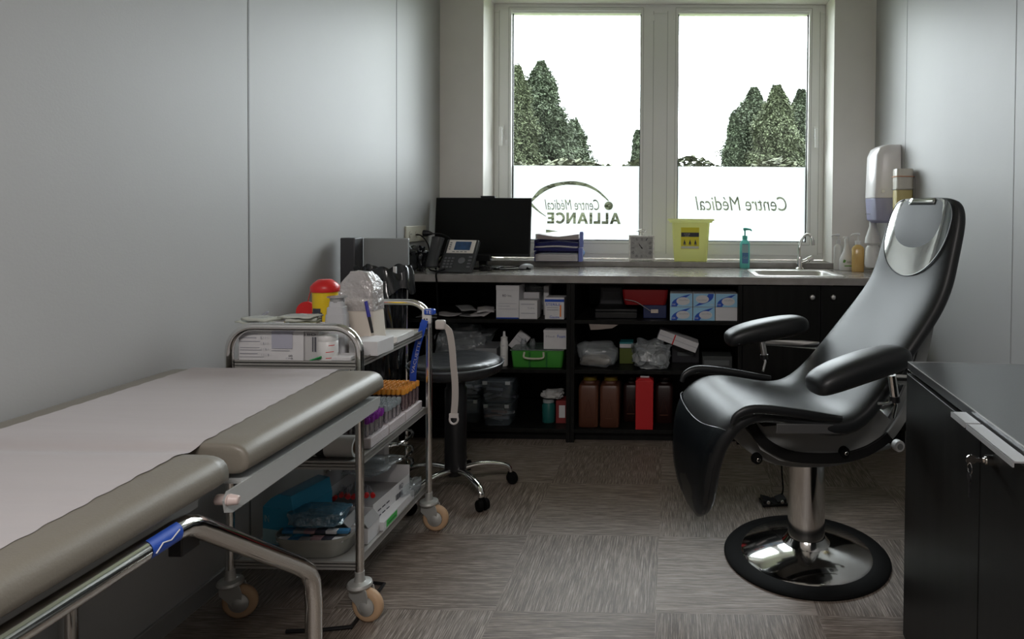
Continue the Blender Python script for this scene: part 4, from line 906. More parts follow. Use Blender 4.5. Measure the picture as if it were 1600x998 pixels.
# teal sanitiser bottle
def pump_bottle(name, label, x, y, z, w_, h_, m_, pm, total, fat=1.0, rz=0, lab=None):
    t = thing(name, label, 'pump bottle', (x, y, z), rz)
    g = G(); g.loft([ring(rrect(w_*k, w_*fat*k, w_*.3*k), zz) for zz, k in ((0, .94), (.004, 1), (h_*.86, 1), (h_*.95, .80), (h_, .45), (h_+.006, .42))]); g.build('bottle', m_, t, ang=50)
    g = G(); g.cyl((0, 0, h_+.004), (0, 0, h_+.026), w_*.26); g.cyl((0, 0, h_+.026), (0, 0, total-.012), .0045); g.tube([(-.010, 0, total-.006), (.0, 0, total-.004), (.02, 0, total-.004), (.036, 0, total-.007), (.041, 0, total-.016)], [.007, .009, .006, .005, .004], 10); g.build('pump', pm, t, bev=.001)
    if lab:
        bx_, z0_, z1_, ms, txt = lab; g = G(); yl = -w_*fat/2-.0006
        g.box(-bx_, bx_, yl, yl+.0005, z0_, z1_, m=0)
        if len(ms) > 1: g.box(-bx_, bx_, yl-.0004, yl, z0_+(z1_-z0_)*.55, z1_-.004, m=1)
        if txt: g.text(txt, front(0, yl-.0006, z0_+(z1_-z0_)*.3), width=bx_*1.5, m=len(ms)-1)
        g.build('label_sticker', ms, t, fix=False)
    return t
teal = milky('teal_bottle', (.28, .78, .74), .5, .2); tealc = milky('teal_pump', (.14, .62, .54), .3)
q = onT(1164, 419); hq = atY(1164, 357, q.y).z-T; hb = atY(1164, 375, q.y).z-T
pump_bottle('sanitizer_bottle', 'tall turquoise hand gel pump bottle on the worktop before the window', q.x, q.y+.02, T, .060, hb, teal, tealc, hq, lab=(.019, .03, hb*.86, [mat('label_blue', (.10, .22, .42), .4), mat('label_teal', (.35, .5, .52), .4)], 'Gel'))
# bottles in the corner
whb = milky('white_bottle', (.85, .84, .82), .35); amb = milky('amber_soap', (.85, .62, .25), .4, .2)
q = atY(1312, 412, 4.06); pump_bottle('soap_bottle', 'slim white square pump bottle in the corner behind the spray bottle', q.x, 4.10, T, .052, .155, whb, white, .215, rz=radians(160), lab=None)
q = onT(1341, 422); pump_bottle('soap_bottle', 'amber soap pump bottle in the corner beside the white spray bottle', atY(1342, 400, 3.93).x, 3.95, T, .068, .155, amb, white, .225, rz=radians(170), lab=(.02, .03, .12, [amb], None))
q = onT(1325, 423); t = thing('spray_bottle', 'white conical bottle with green leaf label at the end of the worktop', 'bottle', (q.x, q.y+.035, T))
G().lathe([(.001, 0), (.040, 0), (.043, .006), (.043, .065), (.036, .085), (.022, .115), (.016, .14), (.014, .165), (.001, .168)], seg=32).build('bottle', white, t, ang=60)
G().lathe([(.013, .166), (.015, .170), (.015, .19), (.008, .2), (.001, .2)], seg=16).tube([(-.02, 0, .198), (.008, 0, .2), (.012, 0, .19)], .005, 8).build('cap', white, t)
g = G(); g.text('GEL', front(.004, -.0445, .052), width=.030, m=0); g.box(-.024, .024, -.0448, -.0440, .026, .032, m=1); g.quad([(-.034, -.0445, .05), (-.022, -.0445, .047), (-.014, -.0445, .062), (-.028, -.0445, .068)], m=1); g.build('label_print', [ink, mat('leaf_green', (.12, .32, .06), .5)], t, fix=False)
# wall dispensers
q0 = atX(1366, 230, XR-.0); 
dy0, dy1 = 3.68, 3.93
t = thing('towel_dispenser', 'tall white dispenser with lilac window on the right wall near the corner', 'dispenser', (XR-.001, 3.80, 0))
zt, zb3, zw = atY(1375, 228, 3.80).z, atY(1375, 348, 3.80).z, atY(1375, 310, 3.80).z
lil = milky('lilac_window', (.52, .52, .70), .3, .2)
def disp_ring(z, k, d_): return [(-x_, y_, z) for x_, y_ in [(0, -.115*k), (d_*.70, -.115*k), (d_*.93, -.095*k), (d_, -.06*k), (d_, .06*k), (d_*.93, .095*k), (d_*.70, .115*k), (0, .115*k)]]
g = G(); g.loft([disp_ring(z, k, d_) for z, k, d_ in ((zb3-.0, .86, .11), (zb3+.015, .96, .135))]+[disp_ring(zw, 1, .145)], m=1); g.loft([disp_ring(z, k, d_) for z, k, d_ in ((zw, 1.0, .146), (zt-.06, 1.0, .138), (zt-.02, .97, .12), (zt-.004, .90, .095), (zt, .8, .07))], m=0); g.build('housing', [mat('dispenser_white', (.85, .82, .82), .25), lil], t, bev=.004, ang=50)
g = G(); g.cyl((-.10, -.1155, zt-.26), (-.10, -.119, zt-.26), .010, m=0); g.build('lock', steel, t)
g = G(); g.tube([(-.1467, -.05, zb3+.05), (-.147, .05, zb3+.05)], .0015, 6); g.build('seam_line', ink, t)
t = thing('soap_dispenser', 'clear wall bottle of yellow liquid beside the white towel dispenser', 'dispenser', (XR-.001, 3.50, 0))
ys = 3.50; zt, zl = atY(1392, 264, ys).z, atY(1392, 297, ys).z
g = G(); cxs = -.055
g.loft([[(cxs+p_[0], p_[1], z) for p_ in rrect(.085*k, .085*k, .02)] for z, k in ((zt-.28, .9), (zt-.27, 1), (zl, 1))]); g.build('liquid', mat('yellow_liquid', (.60, .50, .22), .2, spec=.6), t, ang=50)
g = G(); g.loft([[(cxs+p_[0], p_[1], z) for p_ in rrect(.087*k, .087*k, .02)] for z, k in ((zl+.001, 1), (zt-.012, 1), (zt, .98))]); g.build('bottle', mat('translucent_bottle', (.60, .57, .50), .25), t, ang=50)
g = G()
for zz in (zl+.005, zl+.07): g.tube([(cxs+p_[0], p_[1], zz) for p_ in rrect(.096, .096, .02)], .002, 6, closed=True, m=0 if zz < zl+.05 else 1)
g.box(-.012, 0, -.03, .03, zt-.2, zt-.05, m=0); g.build('wire_bracket', [inox, mat('orange_line', (.6, .25, .12), .5)], t)
t = thing('foam_dispenser', 'small white pump pack hanging below the towel dispenser in the corner', 'dispenser', (XR-.10, 3.86, 0))
z_ = atY(1352, 345, 3.86).z
G().lathe([(.001, -.27), (.038, -.27), (.044, -.255), (.040, -.16), (.030, -.145), (.046, -.13), (.042, -.10), (.026, -.05), (.020, -.03), (.022, -.002), (.001, 0)], c=(0, 0, z_+.003), seg=28).build('pack', white, t, ang=50)
# ---------------------------------------------------------------- on the shelves
ZA, ZB, ZD = S1+.001, S2+.001, S3+.001
def sx(px, Y): return atY(px, 560, Y).x
def sz(py, Y): return atY(900, py, Y).z
def carton(name, label, x0, x1, y, z, h, dep, m_=cardw, rz=0, lid=False, prints=(), group=None, M=None, cat='box'):
    """cardboard carton with its front face at y; prints: (kind, x0, x1, z0, z1, material | text) in 0..1 face coordinates"""
    w_ = x1-x0; t = thing(name, label, cat, ((x0+x1)/2, y, z), rz, group)
    g = G(); g.box(-w_/2, w_/2, 0, dep, 0, h, M=M); g.build('carton', m_, t, bev=.0012)
    if lid: G().box(-w_/2-.001, w_/2+.001, -.001, dep, h*.86, h+.001, M=M).build('flap', m_, t, bev=.001)
    if prints:
        g = G(); ms = []
        for k, (a, b2, c, d, mm, *tx_) in enumerate(prints):
            if mm not in ms: ms.append(mm)
            ix = ms.index(mm); yy_ = -.0016-(.0002*k)
            if tx_: 
                M_ = front(-w_/2+w_*(a+b2)/2, yy_, h*(c+d)/2); M_ = M @ M_ if M else M_
                g.text(tx_[0], M_, width=w_*(b2-a), height=h*(d-c), m=ix)
            else: g.box(-w_/2+w_*a, -w_/2+w_*b2, yy_, yy_+.0003, h*c, h*d, M=M, m=ix)
        g.build('print', ms, t, fix=False)
    return t
Y1 = YC+.03
grl = [(.1, .9, .45, .47, inkg), (.1, .8, .36, .375, inkg), (.1, .85, .28, .295, inkg)]
# shelf one, left cabinet
carton('tall_box', 'tall white carton with dark lettering on the top shelf, left cabinet', sx(775, Y1), sx(810.5, Y1), Y1, ZA, sz(447, Y1)-ZA, .14, lid=True, prints=[(.28, .70, .66, .73, ink, 'BD Inc.'), (.1, .9, .45, .46, inkg), (.1, .6, .37, .38, inkg), (.1, .9, .28, .29, inkg), (.01, .99, .0, .03, blue)])
Y2 = YC+.015
carton('small_box', 'small square white carton right of the tall lettered one', sx(811, Y2), sx(839, Y2), Y2, ZA, sz(470, Y2)-ZA, .09, prints=[(.1, .85, .78, .82, inkg), (.45, .85, .55, .64, inkg, 'Tube'), (.1, .9, .3, .33, inkg)])
carton('small_box', 'pale carton half hidden behind the small square one', sx(818, Y2+.13), sx(842, Y2+.13), Y2+.13, ZA, sz(457, Y2+.13)-ZA, .06)
o = crumple('clear_bag', cling, (sx(835, YC+.25), YC+.26, ZA), (.12, .10, .17), 13, .3); tag(o, 'crumpled clear bag at the back behind the small cartons', 'plastic bag')
carton('gauze_box', 'white and blue carton with orange strip at the end of the top shelf', sx(851, Y2), sx(881, Y2), Y2, ZA, sz(465, Y2)-ZA, .10, prints=[(.0, 1, .80, .92, blue), (.06, .8, .62, .74, blue, 'STERILE'), (.1, .7, .52, .55, inkg), (.1, .7, .42, .45, inkg), (.78, .85, .12, .66, mat('orange_print', (.8, .22, .03), .5)), (.25, .75, .05, .17, blue, 'Gauze')])
carton('narrow_box', 'narrow upright white carton behind the white and blue one', sx(849, YC+.16), sx(857, YC+.16), YC+.16, ZA, sz(447, YC+.16)-ZA, .08)
rnd = random.Random(4)
sac = mat('sachet_paper', (.40, .38, .38), .6, noise_amt=.1)
for k, (px, w_, lift, a_, lb_) in enumerate(((672, .12, 0, 5, 'flat grey packet at the far left of the top shelf'), (700, .14, .006, -12, 'flat paper packet lying on the leftmost one on the top shelf'), (738, .13, .0, 10, 'flat paper packet in the middle of the heap on the top shelf'),
        (755, .10, .008, -25, 'folded pale packet on top of the heap of packets'), (728, .09, .03, 40, 'packet standing askew over the heap of packets'), (758, .09, .018, 15, 'packet sticking out in front of the tall white carton'))):
    x_ = sx(px, YC+.08); rows = [[(-w_/2+w_*i/8, -.05+.1*j/4, .004+.003*sin(i*.7+k)+.002*cos(j*1.1+k)) for i in range(9)] for j in range(5)]
    o = G().loft(rows, caps=False, closed=False).build('flat_packet', sac if k % 2 else mat('dull_packet', (.2, .2, .2), .5), solid=.003); o.location = (x_, YC+.07+.01*(k % 3), ZA+lift+.004*k); o.rotation_euler = (radians(12 if k > 2 else 3), radians(6 if k == 4 else 0), radians(a_)); tag(o, lb_, 'packet')
# shelf two, left cabinet
o = crumple('clear_bag', cling, (sx(722, YC+.22), YC+.24, ZB), (.30, .2, .20), 21, .35); tag(o, 'large crumpled clear bag behind the stool seat on the middle shelf', 'plastic bag')
carton('low_box', 'low grey plastic box beside the bag on the middle shelf', sx(742, YC+.1), sx(776, YC+.1), YC+.10, ZB, .09, .2, mat('grey_plastic', (.25, .26, .27), .4))
ys = YC+.05; t = thing('squeeze_bottle', 'slim white squeeze bottle with narrow tip on the middle shelf', 'bottle', (sx(785.5, ys), ys+.03, ZB)); hh = sz(520, ys)-ZB
G().lathe([(.001, 0), (.019, 0), (.021, .004), (.021, hh*.68), (.017, hh*.76), (.010, hh*.80)], seg=24, caps=False).build('bottle', white, t, ang=50); G().lathe([(.018, hh*.745), (.018, hh*.83), (.008, hh*.86), (.006, hh), (.001, hh)], seg=20).build('cap', white, t, ang=50)
G().text('GEL', front(0, -.0215, hh*.6) , width=.018, m=0).box(-.010, .010, -.0225, -.021, hh*.2, hh*.22).box(-.010, .010, -.0225, -.021, hh*.3, hh*.31).build('print', inkg, t, fix=False)
carton('tilted_packet', 'pale packet leaning at an angle behind the slim squeeze bottle', sx(793, YC+.2), sx(813, YC+.2), YC+.18, ZB+.07, .11, .02, cardw, M=Matrix.Rotation(radians(38), 4, 'Y') @ Matrix.Rotation(0, 4, 'X'), prints=[(.1, .9, .7, .72, inkg), (.1, .9, .5, .52, inkg)], cat='packet')
ys = YC+.03; x0, x1 = sx(797, ys), sx(880, ys); zt = sz(548.5, ys); gg = mat('green_plastic', (.06, .30, .045), .4)
t = thing('green_crate', 'shallow green plastic crate with pale handle on the middle shelf', 'crate', ((x0+x1)/2, ys, ZB)); w_ = (x1-x0)/2; h = zt-ZB
g = G(); g.loft([ring([(a, b2+.11) for a, b2 in rrect(2*w_*k, .2*k, .015)], z) for z, k in ((0, .93), (.002, .94), (h, 1), (h, .97), (.006, .91))]); g.build('tub', gg, t, ang=40)
g = G(); [g.box(-w_+2*w_*q-.004, -w_+2*w_*q+.004, .006, .012, .004, h*.9) for q in (.36, .68)]; g.build('rib', mat('dark_green', (.02, .15, .03), .4), t)
G().tube(spline([(-w_*.46, -.001, h*.92), (-w_*.42, -.014, h*.62), (w_*.22, -.014, h*.60), (w_*.26, -.001, h*.92)], 5), .0055, 8).build('handle', mat('cream_handle', (.5, .5, .38), .4), t)
G().box(-w_*1.02, w_*1.02, .005, .215, h-.001, h+.005).build('lid', thin('clear_lid', (.6, .7, .65), .15, .1, .3, (.35, .45, .4)), t)
carton('glove_box', 'white carton with blue word standing on the green crate', sx(849, ys+.01), sx(886, ys+.01), ys+.015, zt+.0065, sz(517, ys)-zt-.006, .11, lid=True, prints=[(.58, .92, .60, .76, blue, 'Foam'), (.1, .45, .62, .72, inkg, 'Med')])
for px, lb_ in ((818, 'small clear jar on the green crate, beside the squeeze bottle'), (832, 'small clear jar on the green crate, nearest the white carton')):
    G2 = tag(G().lathe([(.001, 0), (.016, 0), (.017, .02), (.012, .034), (.012, .04), (.001, .04)], seg=16).build('small_jar', clear), lb_, 'jar'); G2.location = (sx(px, ys+.1), ys+.1, zt+.0065)
# shelf three, left cabinet: clear boxes
fb = thin('food_box_plastic', (.80, .86, .90), .12, .12, .25, (.35, .42, .47))
lidm = mat('frosted_lid', (.40, .42, .43), .3)
def clear_box(x0, x1, y, z, h, dep, label, inner=None):
    t = thing('clear_box', label, 'storage box', ((x0+x1)/2, y, z)); w_ = x1-x0
    g = G(); g.loft([ring([(a, b2+dep/2) for a, b2 in rrect(w_*k, dep*k, .02)], z_) for z_, k in ((0, .84), (.003, .86), (h-.014, .96))]); g.build('tub', fb, t, ang=45)
    G().prism([(a, b2+dep/2) for a, b2 in rrect(w_, dep, .02)], h-.013, h-.002, 'z').prism([(a, b2+dep/2) for a, b2 in rrect(w_*.8, dep*.8, .02)], h-.002, h+.002, 'z').build('lid', fb, t, bev=.002)
    g = G(); g.box(-w_*.42, -w_*.28, -.004, .004, h-.022, h-.004); g.box(w_*.28, w_*.42, -.004, .004, h-.022, h-.004); g.build('clip', lidm, t, bev=.001)
    if inner:
        rnd = random.Random(int(x0*100)); g = G(); ix = 0
        for k in range(7):
            M_ = Matrix.Translation((rnd.uniform(-w_*.25, w_*.25), .03+rnd.uniform(0, dep*.5), .02+.008*k)) @ Matrix.Rotation(rnd.uniform(-.5, .5), 4, 'Z') @ Matrix.Rotation(rnd.uniform(-.3, .3), 4, 'Y'); g.cbox((0, 0, 0), (.09, .018, .012), M=M_, m=k % len(inner))
        g.build('contents', inner, t)
    return t
hz_ = (sz(590, YC+.05)-ZD)/2
clear_box(sx(708, YC+.08), sx(749, YC+.08), YC+.08, ZD, hz_, .2, 'clear lidded box at the bottom of the pile behind the stool column')
clear_box(sx(706, YC+.08), sx(750, YC+.08), YC+.08, ZD+hz_+.0035, hz_, .2, 'clear lidded box on top of the pile behind the stool column', [cardw])
h2 = (sz(597, YC+.03)-ZD)/2
clear_box(sx(752, YC+.03), sx(799, YC+.03), YC+.03, ZD, h2, .2, 'clear box holding a white card, lower one of the right-hand pile', [cardw, inkg, mat('pink_card', (.6, .35, .3), .5)])
clear_box(sx(750, YC+.03), sx(801, YC+.03), YC+.03, ZD+h2+.0035, h2, .2, 'clear box with a dark label, upper one of the right-hand pile', [ink, inkg])
o = crumple('white_packet', mat('white_wrap', (.45, .45, .44), .5), (sx(862, YC+.1), YC+.12, ZD+.135), (.12, .08, .05), 5, .3, freq=4); tag(o, 'crumpled white packet lying over the jar and red carton', 'packet')
tg = mat('teal_jar', (.02, .12, .11), .25)
ys = YC+.10; t = thing('teal_jar', 'dark teal glass jar on the bottom shelf next to the red carton', 'jar', (sx(856, ys), ys+.03, ZD)); G().lathe([(.001, 0), (.034, 0), (.036, .004), (.036, .095), (.028, .108), (.028, .112)], seg=24, caps=False).build('jar', tg, t, ang=50); G().lathe([(.031, .110), (.031, .128), (.001, .128)], seg=24).build('lid', mat('pale_lid', (.3, .33, .33), .4), t)
carton('red_box', 'small dark red carton with white label on the bottom shelf', sx(870, YC+.12), sx(886, YC+.12), YC+.10, ZD, .125, .1, mat('dull_red', (.22, .03, .03), .5), prints=[(.3, .9, .25, .8, cardw)])
# ---- middle cabinet, top shelf
ys = YC+.06
rb = mat('dark_red_case', (.22, .006, .008), .4)
t = thing('black_case', 'flat black case lying on the top shelf beside the red case', 'case', (sx(962, ys), ys, ZA)); G().box(-.115, .115, 0, .22, 0, .035).build('base', blackp, t, bev=.004); G().box(-.115, .115, .001, .22, .036, .052).build('lid', blackp, t, bev=.004)
t = thing('navy_case', 'small navy case under the red case on the top shelf', 'case', (sx(1022, ys), ys+.02, ZA)); G().box(-.062, .065, 0, .2, 0, .072).build('body', mat('dark_navy', (.02, .03, .10), .4), t, bev=.004); G().box(-.02, .02, -.004, 0, .03, .05).build('catch', inox, t)
t = thing('red_case', 'dark red case resting across the navy case on the top shelf', 'case', (sx(1007, ys), ys+.01, ZA+.0735)); G().loft([ring([(a, b2+.1) for a, b2 in rrect(.25*k, .2*k, .02)], z_) for z_, k in ((0, .90), (.04, .98), (.083, 1))]).build('body', rb, t, ang=40); G().tube(spline([(-.11, .0, .03), (-.05, -.012, .02), (.0, -.014, -.01), (.03, -.012, -.03)], 5), .002, 6).build('strap', mat('grey_strap', (.3, .28, .28), .5), t)
t = thing('dark_pouch', 'dark pouch tucked behind the black case on the top shelf', 'pouch', (sx(955, ys+.25), ys+.24, ZA)); G().box(-.07, .07, 0, .12, 0, .15).build('body', mat('charcoal', (.05, .05, .055), .5), t, bev=.01); G().box(-.05, .05, -.002, 0, .08, .12).build('label', mat('charcoal_label', (.09, .09, .1), .5), t)
# six glove boxes 2 x 3
sw = mat('glove_box_white', (.60, .60, .62), .5); ys = YC+.02; yf = ys
xs_ = [sx(p_, ys) for p_ in (1046, 1081.5, 1082, 1116.5, 1117, 1151.5)]; top_z = sz(456.5, ys); hb = (top_z-ZA)/2-.0008
places = {(0, 0): 'blue-swoosh glove box, lower left of the six', (1, 0): 'blue-swoosh glove box, lower middle of the six', (2, 0): 'plain grey-ended glove box, lower right of the six', (0, 1): 'blue-swoosh glove box, upper left of the six', (1, 1): 'glove box with the swoosh turned over, upper middle of the six', (2, 1): 'blue-swoosh glove box, upper right of the six'}
for (c, r_), lb_ in places.items():
    x0, x1 = xs_[2*c]+.0006, xs_[2*c+1]-.0006; w_ = x1-x0; t = thing('glove_box', lb_, 'glove box', ((x0+x1)/2, ys, ZA+r_*(hb+.0012)), 0, 'glove boxes stacked two by three')
    plain = (c, r_) == (2, 0)
    G().box(-w_/2, w_/2, 0, .22, 0, hb).build('carton', sw, t, bev=.0012)
    if plain: continue
    fl = -1 if (c, r_) == (1, 1) else 1
    g = G(); X = lambda u: fl*(-w_/2+w_*u); Z = lambda v: hb*(v if fl > 0 else 1-v)
    g.prism([(X(.01), Z(.01)), (X(.99), Z(.01)), (X(.99), Z(.99)), (X(.01), Z(.99))], -.0014, -.0010, 'y', m=0)
    o_ = [(X(.05+.95*(1-cos(a))*.5+.0), Z(.02+.9*sin(a))) for a in [pi/2*k/10 for k in range(11)]]
    sw1 = [(X(.06), Z(.02))]+[(X(.06+.9*t_**1.6), Z(.02+.95*t_**.55)) for t_ in [k/10 for k in range(1, 11)]]+[(X(.30+.62*t_**1.2), Z(.02+.92*t_**.9)) for t_ in [k/10 for k in range(10, -1, -1)]]
    g.prism(sw1, -.0018, -.0014, 'y', m=1)
    g.prism([(X(.58+.30*cos(a)), Z(.42+.30*sin(a))) for a in [2*pi*k/20 for k in range(20)]], -.0022, -.0018, 'y', m=2)
    g.text('Sensiline' if (c+r_) % 2 == 0 else 'Sensiflex', front(X(.60), -.0024, hb*.52), width=w_*.42, m=3); g.text('100', front(X(.16), -.0024, hb*.18), width=w_*.14, m=2)
    g.build('print', [lblue, blue, sw, inkg], t, fix=False)
# paper tongue under shelf one
# ---- middle cabinet, middle shelf
o = crumple('clear_bag', cling, (sx(935, YC+.10), YC+.12, ZB), (.225, .18, .135), 31, .22, freq=3); tag(o, 'full clear bag of pale pads at the left of the middle shelf', 'plastic bag')
o = crumple('pale_pads', mat('pale_pads', (.42, .36, .30), .7), (sx(930, YC+.10), YC+.13, ZB+.003), (.17, .10, .05), 32, .2, freq=3); tag(o, 'beige pads inside the full clear bag on the middle shelf', 'pads')
carton('green_tub', 'olive green tub with teal top behind the clear bags', sx(968, YC+.16), sx(990, YC+.16), YC+.16, ZB, .085, .1, mat('olive_green', (.10, .13, .02), .5), prints=[(.1, .7, 1.05, 1.3, cardw)])
o = bpy.data.objects.new('tmp', None); bpy.data.objects.remove(o)
t = thing('teal_packet', 'teal topped white packet lying on the olive green tub', 'packet', (sx(979, YC+.17), YC+.17, ZB+.0865)); G().box(-.04, .035, 0, .09, 0, .022).build('base', cardw, t, bev=.002); G().box(-.04, .035, 0, .09, .0225, .032).build('top', mat('dull_teal', (.03, .22, .24), .4), t, bev=.002)
t = thing('roll_bag', 'clear bag of round white rolls in the middle of the shelf', 'plastic bag', (sx(1017, YC+.04), YC+.06, ZB))
o = crumple('bag', cling, (0, .03, 0), (.21, .16, .155), 41, .35, parent=t)
rollm = mat('roll_grey', (.30, .31, .31), .6)
for k, (x_, z_, r_) in enumerate(((-.055, .050, .030), (.055, .052, .031), (.0, .105, .026), (.012, .035, .022))):
    G().cyl((x_, -.02, z_), (x_, .06, z_), r_).cyl((x_, -.0205, z_), (x_, -.02, z_), r_*.4).build('roll', rollm, t, bev=.003)
M_ = Matrix.Rotation(radians(20), 4, 'Y')
t = carton('long_box', 'long white carton with a red cross line lying tilted on the shelf', sx(1024, YC+.04), sx(1089, YC+.04), YC+.10, ZB+.115, .055, .12, cardw, M=M_, prints=[(.01, .99, .48, .52, inkg), (.38, .41, .0, 1, red)])
carton('dark_packet', 'dark packet with grey label at the right of the middle shelf', sx(1098, YC+.05), sx(1144, YC+.05), YC+.05, ZB, .07, .12, mat('dark_packet', (.045, .05, .05), .4), prints=[(.05, .9, .3, .7, mat('dim_label', (.10, .11, .11), .5))], cat='packet')
carton('dark_box', 'black carton under the tilted white one on the middle shelf', sx(1050, YC+.2), sx(1092, YC+.2), YC+.20, ZB, .10, .12, mat('near_black', (.025, .025, .03), .45), prints=[(.2, .8, .4, .6, mat('dim_label', (.10, .11, .11), .5))])
# ---- middle cabinet, bottom shelf: brown jugs and red carton
brown = mat('brown_jug', (.10, .038, .022), .4); ylid = mat('mustard_cap', (.16, .11, .01), .4)
def jug(x0, x1, y, label, m_=brown, ml=ylid, h=None, group=None):
    w_ = x1-x0; h = h or (sz(592, y)-ZD); t = thing('brown_jug', label, 'jug', ((x0+x1)/2, y, ZD), 0, group)
    g = G(); g.loft([ring([(a, b2+.09) for a, b2 in rrect(w_*k, .18*k, .02)], z_) for z_, k in ((0, .96), (.004, 1), (h*.80, 1), (h*.86, .93), (h*.88, .62), (h*.92, .60))]); g.build('jug_body', m_, t, ang=45)
    g = G(); g.lathe([(w_*.34, h*.90), (w_*.36, h*.905), (w_*.36, h*.985), (w_*.33, h), (.001, h)], c=(0, .09, 0), seg=24); g.build('cap', ml, t)
    g = G(); g.tube([(-.02, -.0008, h*.25), (0, -.0008, h*.60), (.02, -.0008, h*.25)], .0012, 5); g.box(-.022, .022, -.0014, -.0002, h*.18, h*.2); g.build('embossing', mat('brown_edge', (.09, .03, .015), .4), t)
    return t
jug(sx(903.5, YC+.03), sx(935, YC+.03), YC+.03, 'brown jug with mustard cap, nearest the cabinet divider'); jug(sx(937, YC+.03), sx(968, YC+.03), YC+.03, 'brown jug with mustard cap, second from the cabinet divider')
dj = mat('dark_red_jug', (.022, .006, .005), .4)
jug(sx(974, YC+.14), sx(998, YC+.14), YC+.14, 'dark maroon jug behind the red carton', dj, dj); jug(sx(1024, YC+.12), sx(1052, YC+.12), YC+.12, 'dark maroon jug to the right of the red carton', dj, dj)
rc = mat('bright_red_carton', (.50, .018, .022), .4); ys = YC-.0+.006
t = thing('red_carton', 'bright red slim carton with folded top on the bottom shelf', 'carton', ((sx(993.5, ys)+sx(1021, ys))/2, ys, ZD), radians(0)); w_ = sx(1021, ys)-sx(993.5, ys); h = sz(594, ys)-ZD
g = G(); g.box(-w_/2, w_/2, 0, .09, 0, h); g.build('carton', rc, t, bev=.002)
g = G(); g.prism([(-w_/2+.002, h), (w_/2-.002, h), (w_*.3, h+.012), (-w_*.3, h+.012)], .01, .08, 'y'); g.box(-w_*.25, w_*.25, .03, .06, h+.012, h+.020, m=1); g.build('top_fold', [rc, cardw], t)
o = G().prism([(-.085, 0), (.07, -.002), (.04, -.022), (-.03, -.030), (-.075, -.032)], 0, .003, 'z', M=Matrix.Rotation(radians(60), 4, 'X')).build('paper_flap', mat('brown_paper', (.22, .18, .16), .7)); o.location = (sx(945, YC), YC-.002, S1-.021); tag(o, 'brown paper flap hanging under the top shelf edge', 'paper')
# ---------------------------------------------------------------- on the trolley
Z1, Z2, Z3 = TZ[2]+.0012, TZ[1]+.0012, TZ[0]+.0012
yb = TY0+.02
def tx_(px, Y): return atY(px, 540, Y).x
def tz_(py, Y): return atY(450, py, Y).z
# big printed carton
bx0, bx1 = max(-1.3105, tx_(361, yb)), tx_(497, yb); hb = tz_(516, yb)-Z1
pr = [(.03, .30, .86, .88, inkg), (.03, .28, .74, .76, inkg), (.03, .34, .62, .64, inkg), (.03, .33, .42, .435, inkg), (.03, .36, .34, .355, inkg), (.03, .30, .22, .24, inkg), (.02, .40, .12, .13, inkg), (.52, .84, .40, .98, mat('pale_blue_patch', (.42, .42, .50), .6)),
      (.52, .80, .33, .345, inkg), (.78, .84, .14, .20, ink, '00'), (.74, .77, .06, .11, inkg, 'IVD'), (.78, .84, .06, .11, ink, '10')]
for r_ in range(4):
    for c in range(4): pr.append((.36+.035*c, .375+.035*c, .16+.19*r_, .23+.19*r_, inkg, 'XOCI'[(r_+c) % 4]))
carton('printed_carton', 'large white printed carton on the top tray behind the steel hoop', bx0, bx1-.045, yb, Z1, hb, .16, cardw, prints=pr)
carton('printed_carton', 'grey end carton with black barcode beside the large printed one', bx1-.043, bx1, yb+.004, Z1, hb*.98, .15, mat('card_side', (.50, .49, .49), .6), prints=[(.2, .8, .84, .92, ink, 'BD'), (.55, .62, .3, .8, ink), (.68, .72, .3, .8, ink), (.76, .84, .3, .8, ink)])
gm = mat('green_stick', (.02, .30, .08), .4)
o = G().cyl((0, 0, 0), (.035, -.0, .012), .0022, .0022, 8).cyl((.0, 0.004, .0), (.032, 0.004, .006), .0018, .0018, 8).build('green_stick', gm); o.location = (tx_(484, TY0+.01), TY0+.010, Z1+.003); tag(o, 'short green plastic stick at the foot of the barcode carton', 'stick')
# medicine tub
yt = TY0+.045; r_ = (tx_(527, yt)-tx_(497.5, yt))/2; t = thing('pill_tub', 'white round tub with red label lines beside the printed carton', 'tub', (tx_(512.5, yt), yt, Z1)); h = tz_(522, yt)-Z1
G().lathe([(.001, 0), (r_*.97, 0), (r_, .003), (r_, h*.74), (r_*.9, h*.78)], seg=32, caps=False).build('tub', white, t, ang=50); G().lathe([(r_*.95, h*.76), (r_*.97, h*.78), (r_*.97, h*.97), (r_*.9, h), (.001, h)], seg=32).build('lid', white, t, ang=50)
g = G()
for z_, a0, a1 in ((.10, -75, -30), (.34, -75, -30), (.60, -60, -25)):
    g.loft([[(r_*1.006*cos(radians(a)), r_*1.006*sin(radians(a)), h*z_+dz) for a in range(a0, a1+1, 5)] for dz in (0, .0022)], caps=False, closed=False)
g.build('label_line', red, t, fix=False)
# packets
pk_ = mat('sachet_green', (.56, .58, .52), .5, noise_amt=.06, noise_scale=50); pk2 = mat('sachet_olive', (.36, .36, .24), .5)
ztop = Z1+hb+.0015
def packet(px, y, z, w_, d_, rz, label, th=.004, m_=pk_, tilt=0, pr=True):
    t = thing('swab_packet', label, 'packet', (tx_(px, y), y, z), radians(rz)); M_ = Matrix.Rotation(radians(tilt), 4, 'Y')
    rows = [[M_ @ Vector((-w_/2+w_*i/6, -d_/2+d_*j/4, th/2+.0012*sin(i*2.1+j))) for i in range(7)] for j in range(5)]
    G().loft(rows, caps=False, closed=False).build('sachet', m_, t, solid=th)
    if pr: 
        g = G(); M2 = M_ @ top(0, 0, th+.0018); [g.box(-w_*.35, w_*.3, d_*(-.3+.2*k), d_*(-.27+.2*k), 0, .0004, M=M2) for k in range(4)]; g.build('print', inkg, t, fix=False)
    return t
